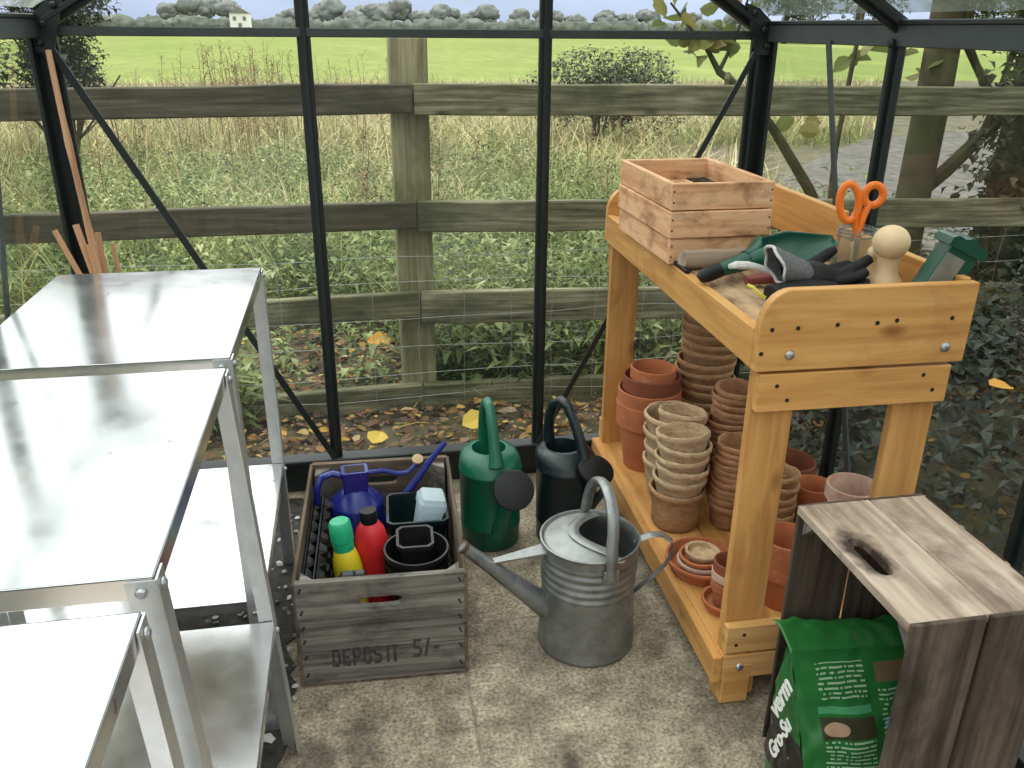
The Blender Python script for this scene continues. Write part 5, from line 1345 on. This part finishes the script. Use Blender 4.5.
# turned wooden tampers
tp = thing('wooden_tamper', 'turned pale wood pot tamper with a big round knob', 'tamper', (1.006, 1.470, .8325))
mb = MB(); mb.lathe([(.001, 0), (.034, 0), (.0355, .003), (.0355, .018), (.034, .024), (.032, .028), (.033, .032), (.032, .038), (.026, .046), (.021, .056), (.0195, .068), (.0205, .078), (.023, .084)], 36); obj('base', mb, M['beech'], tp, smooth=True, angle=50)
mb = MB(); mb.sphere((0, 0, .112), .0345, 32, (1, 1, .95)); obj('knob', mb, M['beech'], tp, smooth=True, angle=180)
tp = thing('wooden_tamper', 'small turned wooden tamper half hidden behind the big one', 'tamper', (1.004, 1.5165, .8325))
mb = MB(); mb.lathe([(.001, 0), (.0095, 0), (.0095, .03), (.008, .05), (.007, .062), (.010, .068)], 24); obj('base', mb, M['beech'], tp, smooth=True, angle=50)
mb = MB(); mb.sphere((0, 0, .080), .0135, 20); obj('knob', mb, M['beech'], tp, smooth=True, angle=180)

# green tin leaning in the corner
gt = thing('green_box', 'green plastic box with clouded window leaning at the near end of the bench', 'box', (1.026, 1.374, .850), (0, .46, -.10))
mb = MB(); mb.box((0, 0, .060), (.066, .042, .118), .003); obj('body', mb, M['greentin'], gt)
mb = MB(); mb.box((-.010, -.0212, .056), (.040, .0016, .088), .0006); obj('window', mb, M['tinwindow'], gt)['label'] = 'clouded grey window'
mb = MB(); o_ = [(-.040 + .080 * i / 14, .126 + .012 * math.sin(i / 14 * PI) + .003 * math.sin(i / 14 * PI * 5)) for i in range(15)]
mb.prism(o_ + [(.040, .112), (-.040, .112)], -.028, .026, Matrix.Rotation(PI / 2, 4, 'X')); obj('lid', mb, M['greentin'], gt)
mb = MB(); mb.lathe([(.0045, 0), (.004, .004), (.001, .005)], 10, Matrix.Translation((.004, 0, .1385))); obj('knob', mb, M['black_pl'], gt)

# ================================================================== pots on the shelf
SHZ = .1270
def pot_prof(r1, r0, h, rimh, t=.0045, ov=.0035):
    return [(.004, 0), (r0, 0), (r0 + .001, .003), (r1 - ov - (r1 - ov - r0) * rimh / h, h - rimh), (r1, h - rimh + .002), (r1, h - .002), (r1 - .002, h), (r1 - t + .001, h), (r1 - t - .001, h - .003), (r1 - t - ov, h - rimh), (r0 - t * .6, t), (.004, t)]
def clay(label, x, y, z, r1, r0, h, rimh, mat, tilt=(0, 0), group=None, mesh=None, name='clay_pot'):
    if mesh is None:
        mb = MB(); mb.lathe(pot_prof(r1, r0, h, rimh), 40, None, .006, rnd.uniform(0, 50)); o = obj(name, mb, mat, None, (x, y, z), (tilt[0], tilt[1], rnd.uniform(0, 6.28)), smooth=True)
    else:
        o = mesh.copy(); COL.objects.link(o); o.location = (x, y, z); o.rotation_euler = (tilt[0], tilt[1], rnd.uniform(0, 6.28))
    for k in ('label', 'category', 'group'):
        if k in o: del o[k]
    return tag(o, label, 'pot', group)
ORD = ['bottom', 'second', 'third', 'fourth', 'fifth', 'sixth', 'seventh', 'eighth', 'ninth', 'tenth', 'eleventh', 'twelfth', 'thirteenth', 'fourteenth', 'fifteenth']
# big terracotta stack by the far front leg
g = 'big terracotta stack'
clay('largest terracotta pot, lowest of the stack beside the far front leg', .795, 2.158, SHZ, .0925, .062, .205, .070, M['terra'], (0, 0), g)
clay('second terracotta pot from below in the stack beside the far front leg', .795, 2.158, SHZ + .055, .0905, .060, .190, .062, M['terra'], (0, 0), g)
clay('dark brown clay pot below the topmost in the stack by the far front leg', .799, 2.156, SHZ + .158, .0815, .052, .125, .045, M['terra_dark'], (-.02, .02), g)
clay('topmost small terracotta pot of the stack beside the far front leg', .797, 2.154, SHZ + .204, .065, .040, .105, .035, M['terra'], (-.03, -.02), g)
# fibre pots
def fib(r1, r0, h, mat, jit=.055):
    mb = MB(); mb.lathe([(.004, 0), (r0, 0), (r0 + .002, .004), (r0 + (r1 - r0) * .5, h * .5), (r1 - .002, h - .018), (r1 + .0025, h - .014), (r1 + .003, h - .003), (r1, h), (r1 - .0035, h - .001), (r1 - .0045, h - .014), (r0 - .002, .006), (.004, .006)], 40, None, jit, rnd.uniform(0, 90))
    return mb
def fstack(desc, x, y, z0, n, step, r1, r0, h, mat, drift=(0, 0), wob=.003, first=0, group=None, tilt=.03):
    src = [None] * 3
    for k in range(n):
        px_, py_ = x + drift[0] * k + rnd.uniform(-wob, wob), y + drift[1] * k + rnd.uniform(-wob, wob)
        rot = (rnd.uniform(-tilt, tilt), rnd.uniform(-tilt, tilt), rnd.uniform(0, 6.28))
        if src[k % 3] is None: o = obj('fibre_pot', fib(r1, r0, h, mat), mat, None, (px_, py_, z0 + k * step), rot, smooth=True, angle=70); src[k % 3] = o
        else:
            o = src[k % 3].copy(); COL.objects.link(o); o.location = (px_, py_, z0 + k * step); o.rotation_euler = rot
        j = n - 1 - k
        lab = ('topmost fibre pot %s' if j == 0 else '%s fibre pot from the top %s' % (ORD[j], '%s')) % desc
        tag(o, lab, 'pot', group or ('fibre pots ' + desc))
        last = o
    return last
clay('big terracotta pot carrying the tall brown fibre pots at the back', .977, 2.195, SHZ, .086, .060, .150, .040, M['terra_mid'], (0, 0))
fstack('of the tall brown stack at the back', .977, 2.195, SHZ + .077, 15, .0285, .083, .062, .095, M['fibre_b'], (.0005, 0), .003)
# front pale stack
clay_last = fstack('of the pale front stack nearest the saucers', .770, 1.825, SHZ + .058, 5, .0305, .0655, .050, .086, M['fibre'], (.0012, -.0008), .002, tilt=.05)
clay_last.rotation_euler = (-.10, .10, 1.0)
o = obj('fibre_pot', fib(.069, .058, .105, M['fibre_b'], .06), M['fibre_b'], None, (.768, 1.826, SHZ + .0045), (0, 0, 1), smooth=True, angle=70); tag(o, 'rough brown fibre pot at the foot of the pale front stack', 'pot')
fstack('of the wide pale stack between terracotta and front stacks', .806, 1.972, SHZ + .0045, 4, .044, .081, .062, .110, M['fibre'], (0, 0), .003)
o = obj('fibre_pot', fib(.062, .05, .10, M['fibre']), M['fibre'], None, (.808, 1.945, SHZ + .162), (-.12, .10, 0), smooth=True, angle=70); tag(o, 'pale fibre pot tipped inside the mouth of the wide pale stack', 'pot')
fstack('of the leaning brown stack behind the near front leg', .955, 1.975, SHZ + .004, 14, .0175, .060, .046, .075, M['fibre_r'], (.0018, .0006), .004, tilt=.06)
fstack('of the reddish narrow stack touching the near front leg', .902, 1.798, SHZ + .004, 11, .0165, .054, .043, .070, M['fibre_r'], (.0008, 0), .003, tilt=.05)
# right of the near leg
g = 'clay pots at the near right corner of the shelf'
clay('dark old terracotta pot seen behind the near front leg, lower pot', 1.016, 1.738, SHZ, .066, .044, .135, .04, M['terra_dark'], (0, 0), g)
clay('dark old terracotta pot with wide mouth just right of the near front leg', 1.016, 1.738, SHZ + .075, .066, .044, .135, .04, M['terra_dark'], (0, 0), g)
fstack('of the short stack right of the near front leg', .922, 1.610, SHZ + .004, 8, .0245, .045, .036, .078, M['fibre_b'], (0, 0), .002)
for k in range(3): clay('%s terracotta pot in the stack left of the whitened pot' % ['lowest', 'middle', 'topmost'][k], 1.022, 1.622, SHZ + k * .05, .046, .032, .105, .03, M['terra'], (0, 0), g)
for k in range(3): clay('%s pot of the limed stack behind the dark crate' % ['lowest', 'middle', 'topmost whitened'][k], 1.033, 1.490, SHZ + k * .075, .056, .038, .125, .035, M['terra_white'], (0, 0), g)
for k in range(3): clay('%s terracotta pot in the stack between the bench leg and dark crate' % ['lowest', 'middle', 'topmost'][k], .888, 1.470, SHZ + k * .028, .060, .042, .115, .036, M['terra'], (0, 0), 'terracotta stack by the dark crate')
# saucers
def saucer(label, x, y, z, r, h, mat, tilt=(0, 0)):
    mb = MB(); mb.lathe([(.003, 0), (r * .80, 0), (r * .84, .003), (r * .97, h - .008), (r, h - .006), (r, h), (r - .006, h), (r * .82, .008), (.003, .007)], 44, None, .004, rnd.uniform(0, 50))
    return tag(obj('clay_saucer', mb, mat, None, (x, y, z), (tilt[0], tilt[1], rnd.uniform(0, 6)), smooth=True), label, 'saucer', 'clay saucers')
saucer('largest orange clay saucer lying at the front of the shelf', .757, 1.615, SHZ, .087, .036, M['terra'])
saucer('whitish clay saucer nested inside the large orange saucer', .750, 1.606, SHZ + .010, .056, .026, M['terra_white'], (.02, 0))
saucer('middle orange saucer nested under the smallest pale saucer', .752, 1.608, SHZ + .024, .052, .024, M['terra'], (.03, .02))
saucer('smallest pale dusty saucer on top of the nested saucers', .754, 1.611, SHZ + .036, .041, .020, M['fibre'], (.02, .02))
saucer('small orange saucer carrying a stack of little pots by the near leg', .752, 1.470, SHZ, .050, .024, M['terra'])
clay('lowest little terracotta pot standing in the small saucer', .754, 1.468, SHZ + .0085, .036, .026, .066, .022, M['terra_mid'], (0, 0), 'little pots in the small saucer')
clay('middle whitened little pot in the stack on the small saucer', .755, 1.468, SHZ + .034, .036, .026, .066, .022, M['terra_white'], (0, .02), 'little pots in the small saucer')
clay('topmost dark little pot in the stack on the small saucer', .756, 1.469, SHZ + .058, .036, .026, .066, .026, M['terra_dark'], (0, -.02), 'little pots in the small saucer')

# ================================================================== bag in the standing crate
def bagmat():
    m, nt, b = newmat('bag_film')
    uv = nt.nodes.new('ShaderNodeUVMap'); uv.uv_map = 'UVMap'; sp = nt.nodes.new('ShaderNodeSeparateXYZ'); nt.links.new(uv.outputs[0], sp.inputs[0])
    def mth(op, a, b_=None, c_=None):
        n = nt.nodes.new('ShaderNodeMath'); n.operation = op
        for i, v in enumerate((a, b_, c_)):
            if v is None: continue
            if isinstance(v, (int, float)): n.inputs[i].default_value = v
            else: nt.links.new(v, n.inputs[i])
        return n.outputs[0]
    U, V_ = sp.outputs[0], sp.outputs[1]
    def band(x, a, b_): return mth('MULTIPLY', mth('GREATER_THAN', x, a), mth('LESS_THAN', x, b_))
    def rect(a, b_, c_, d): return mth('MULTIPLY', band(U, a, b_), band(V_, c_, d))
    col = (.022, .150, .034)
    mp = nt.nodes.new('ShaderNodeMapping'); mp.inputs['Scale'].default_value = (60, 1, 1); nt.links.new(uv.outputs[0], mp.inputs[0])
    # rows of small print, too fine to read
    mp.inputs['Scale'].default_value = (62, 40, 1)
    sn = nt.nodes.new('ShaderNodeVectorMath'); sn.operation = 'FLOOR'; nt.links.new(mp.outputs[0], sn.inputs[0])
    wn = nt.nodes.new('ShaderNodeTexWhiteNoise'); nt.links.new(sn.outputs[0], wn.inputs['Vector'])
    rows = mth('LESS_THAN', mth('FRACT', mth('MULTIPLY', V_, 40)), .40)
    pr = mth('MULTIPLY', rows, mth('GREATER_THAN', wn.outputs['Value'], .24))
    p1 = mth('MULTIPLY', pr, mth('MAXIMUM', mth('MAXIMUM', rect(.18, .57, .74, .93), rect(.18, .57, .36, .54)), rect(.66, .95, .36, .80)))
    c = mix(nt, mth('MULTIPLY', rect(.16, .59, .545, .655), .9), col, (.05, .035, .022))
    c = mix(nt, mth('MULTIPLY', rect(.66, .92, .82, .92), .9), c, (.20, .12, .07))
    c = mix(nt, mth('MULTIPLY', rect(.68, .88, .55, .63), .9), c, (.10, .35, .55))
    dx_ = mth('MULTIPLY', mth('SUBTRACT', U, .28), 9.5); dy_ = mth('MULTIPLY', mth('SUBTRACT', V_, .595), 26)
    hand = mth('LESS_THAN', mth('ADD', mth('MULTIPLY', dx_, dx_), mth('MULTIPLY', dy_, dy_)), .9); c = mix(nt, hand, c, (.45, .30, .20))
    # light band across
    c = mix(nt, mth('MULTIPLY', rect(.16, .58, .672, .71), .55), c, (.12, .45, .22))
    c = mix(nt, mth('MULTIPLY', p1, .62), c, (.55, .72, .50))
    c = mix(nt, mth('MULTIPLY', rect(.10, .60, .0, .345), .8), c, (.06, .30, .12))
    c = mix(nt, rect(.34, .58, .0, .32), c, (.72, .74, .70))
    bars = mth('MULTIPLY', rect(.37, .55, .0, .29), mth('GREATER_THAN', mth('FRACT', mth('MULTIPLY', U, 83)), .45))
    c = mix(nt, bars, c, (.02, .02, .02))
    nt.links.new(c, b.inputs['Base Color']); b.inputs['Roughness'].default_value = .28; b.inputs['Specular IOR Level'].default_value = .5
    return m
BF = bagmat()
def gussetmat():
    m, nt, b = newmat('bag_side_film')
    uv = nt.nodes.new('ShaderNodeUVMap'); uv.uv_map = 'UVMap'; sp = nt.nodes.new('ShaderNodeSeparateXYZ'); nt.links.new(uv.outputs[0], sp.inputs[0])
    r = ramp(nt, [(0, (.02, .15, .06)), (.10, (.010, .010, .010)), (.50, (.02, .13, .03)), (.62, (.018, .125, .028))], 'CONSTANT'); nt.links.new(sp.outputs[1], r.inputs[0])
    mp = nt.nodes.new('ShaderNodeMapping'); nt.links.new(uv.outputs[0], mp.inputs[0]); v = nt.nodes.new('ShaderNodeTexVoronoi'); v.inputs['Scale'].default_value = 16; nt.links.new(mp.outputs[0], v.inputs['Vector'])
    rs = ramp(nt, [(.10, 1.0), (.14, 0.0)]); nt.links.new(v.outputs['Distance'], rs.inputs[0])
    mk = ramp(nt, [(0, 0.0), (.10, 1.0), (.46, 0.0)], 'CONSTANT'); nt.links.new(sp.outputs[1], mk.inputs[0])
    mm = nt.nodes.new('ShaderNodeMath'); mm.operation = 'MULTIPLY'; nt.links.new(rs.outputs[0], mm.inputs[0]); nt.links.new(mk.outputs[0], mm.inputs[1])
    nt.links.new(mix(nt, mm.outputs[0], r.outputs[0], (.7, .7, .66)), b.inputs['Base Color']); b.inputs['Roughness'].default_value = .28
    return m
GM = gussetmat()
bag = thing('compost_bag', 'green and black plastic bag of growing medium inside the dark standing crate', 'bag', (.0, .0, .0))
bag.location = (.82, 1.08, .018)
xl, xr = .702, .945
def bag_pt(side, u, k):      # side: f front, l left gusset, b back
    z = .012 + .280 * k
    yf = .975 + .135 * k ** .8 - .018 * math.sin(PI * min(1, k * 1.1)); yb = 1.150 - .018 * k ** 3
    xll = xl + .012 * (1 - k) + .010 * k * k
    if k > .90: yf = yf + (yb - .012 - yf) * ((k - .90) / .10) * .45
    wr = .006 * noise.noise(Vector((u * 3 + ord(side), k * 5, 2))) + .004 * noise.noise(Vector((u * 9, k * 11 + ord(side), 7)))
    if side == 'f':
        bul = .016 * math.sin(PI * u) * math.sin(PI * min(1, k * 1.05)) ; return Vector((xll + (xr - xll) * u, yf - bul + wr, z - .012 * u * k))
    if side == 'l':
        bul = .020 * math.sin(PI * u) * (1 - k) ** .5 - .012 * math.sin(PI * u) * k; return Vector((xll - bul + wr, yb + (yf - yb) * u, z))
    if side == 'r':
        return Vector((xr, yf + (yb - yf) * u, z - .012 * k))
    if side == 'b':
        return Vector((xr + (xll - xr) * u, yb, z - .012 * (1 - u) * k))
def bag_sheet(name, side, mat, nu, nk, flip=False):
    mb = MB(); n1 = nu + 1
    mb.add([bag_pt(side, i / nu, j / nk) - Vector((.82, 1.08, .018)) + Vector((0, 0, .006)) for j in range(nk + 1) for i in range(n1)], [(j * n1 + i, j * n1 + i + 1, (j + 1) * n1 + i + 1, (j + 1) * n1 + i) for j in range(nk) for i in range(nu)])
    o = obj(name, mb, mat, bag, smooth=True, angle=180)
    ul = o.data.uv_layers.new(name='UVMap')
    for p in o.data.polygons:
        for li in p.loop_indices:
            vi = o.data.loops[li].vertex_index; ul.data[li].uv = ((vi % n1) / nu, (vi // n1) / nk)
    return o
bag_sheet('front_panel', 'f', BF, 40, 44); bag_sheet('side_panel', 'l', GM, 24, 44); bag_sheet('side_panel', 'r', GM, 8, 20); bag_sheet('back_panel', 'b', GM, 8, 20)
# crimped top flap folded back
mb = MB(); nu, nk = 44, 10; vs_ = []
for j in range(nk + 1):
    for i in range(nu + 1):
        u, k = i / nu, j / nk
        p = bag_pt('f', u, .985); q = Vector((p.x - .012 * k * (1 - u), p.y + .012 + .050 * k, p.z + .020 * k + .010 * math.sin(PI * k) + .007 * noise.noise(Vector((u * 8, k * 3, 3))) + .014 * (1 - u) ** 2 * k))
        vs_.append((p.lerp(q, min(1, k * 3)) if k < .33 else q) - Vector((.82, 1.08, .012)))
mb.add(vs_, [(j * (nu + 1) + i, j * (nu + 1) + i + 1, (j + 1) * (nu + 1) + i + 1, (j + 1) * (nu + 1) + i) for j in range(nk) for i in range(nu)])
o = obj('top_flap', mb, plain('green_film', (.022, .145, .032), .24, 0, .1, 20), bag, smooth=True, angle=180); md = o.modifiers.new('thick', 'SOLIDIFY'); md.thickness = .001
WL = plain('white_print', (.78, .80, .76), .4)
lrot = Matrix(((0, 0, -1), (-1, 0, 0), (0, 1, 0)))           # text on the -x face, reading towards -y
cx_ = Vector((.82, 1.08, .018))
def side_text(s, size, y, z, off, mat=WL, roll_=1.25):
    R_ = lrot @ Matrix.Rotation(roll_, 3, 'Z'); lettering(s, size, mat, bag, Vector((.6865, y, z)) - cx_, R_, off, 1.0, 'lettering', .0006)
side_text('verm', .050, 1.085, .228, .0016); side_text('Gro-Su', .040, 1.068, .150, .0014)
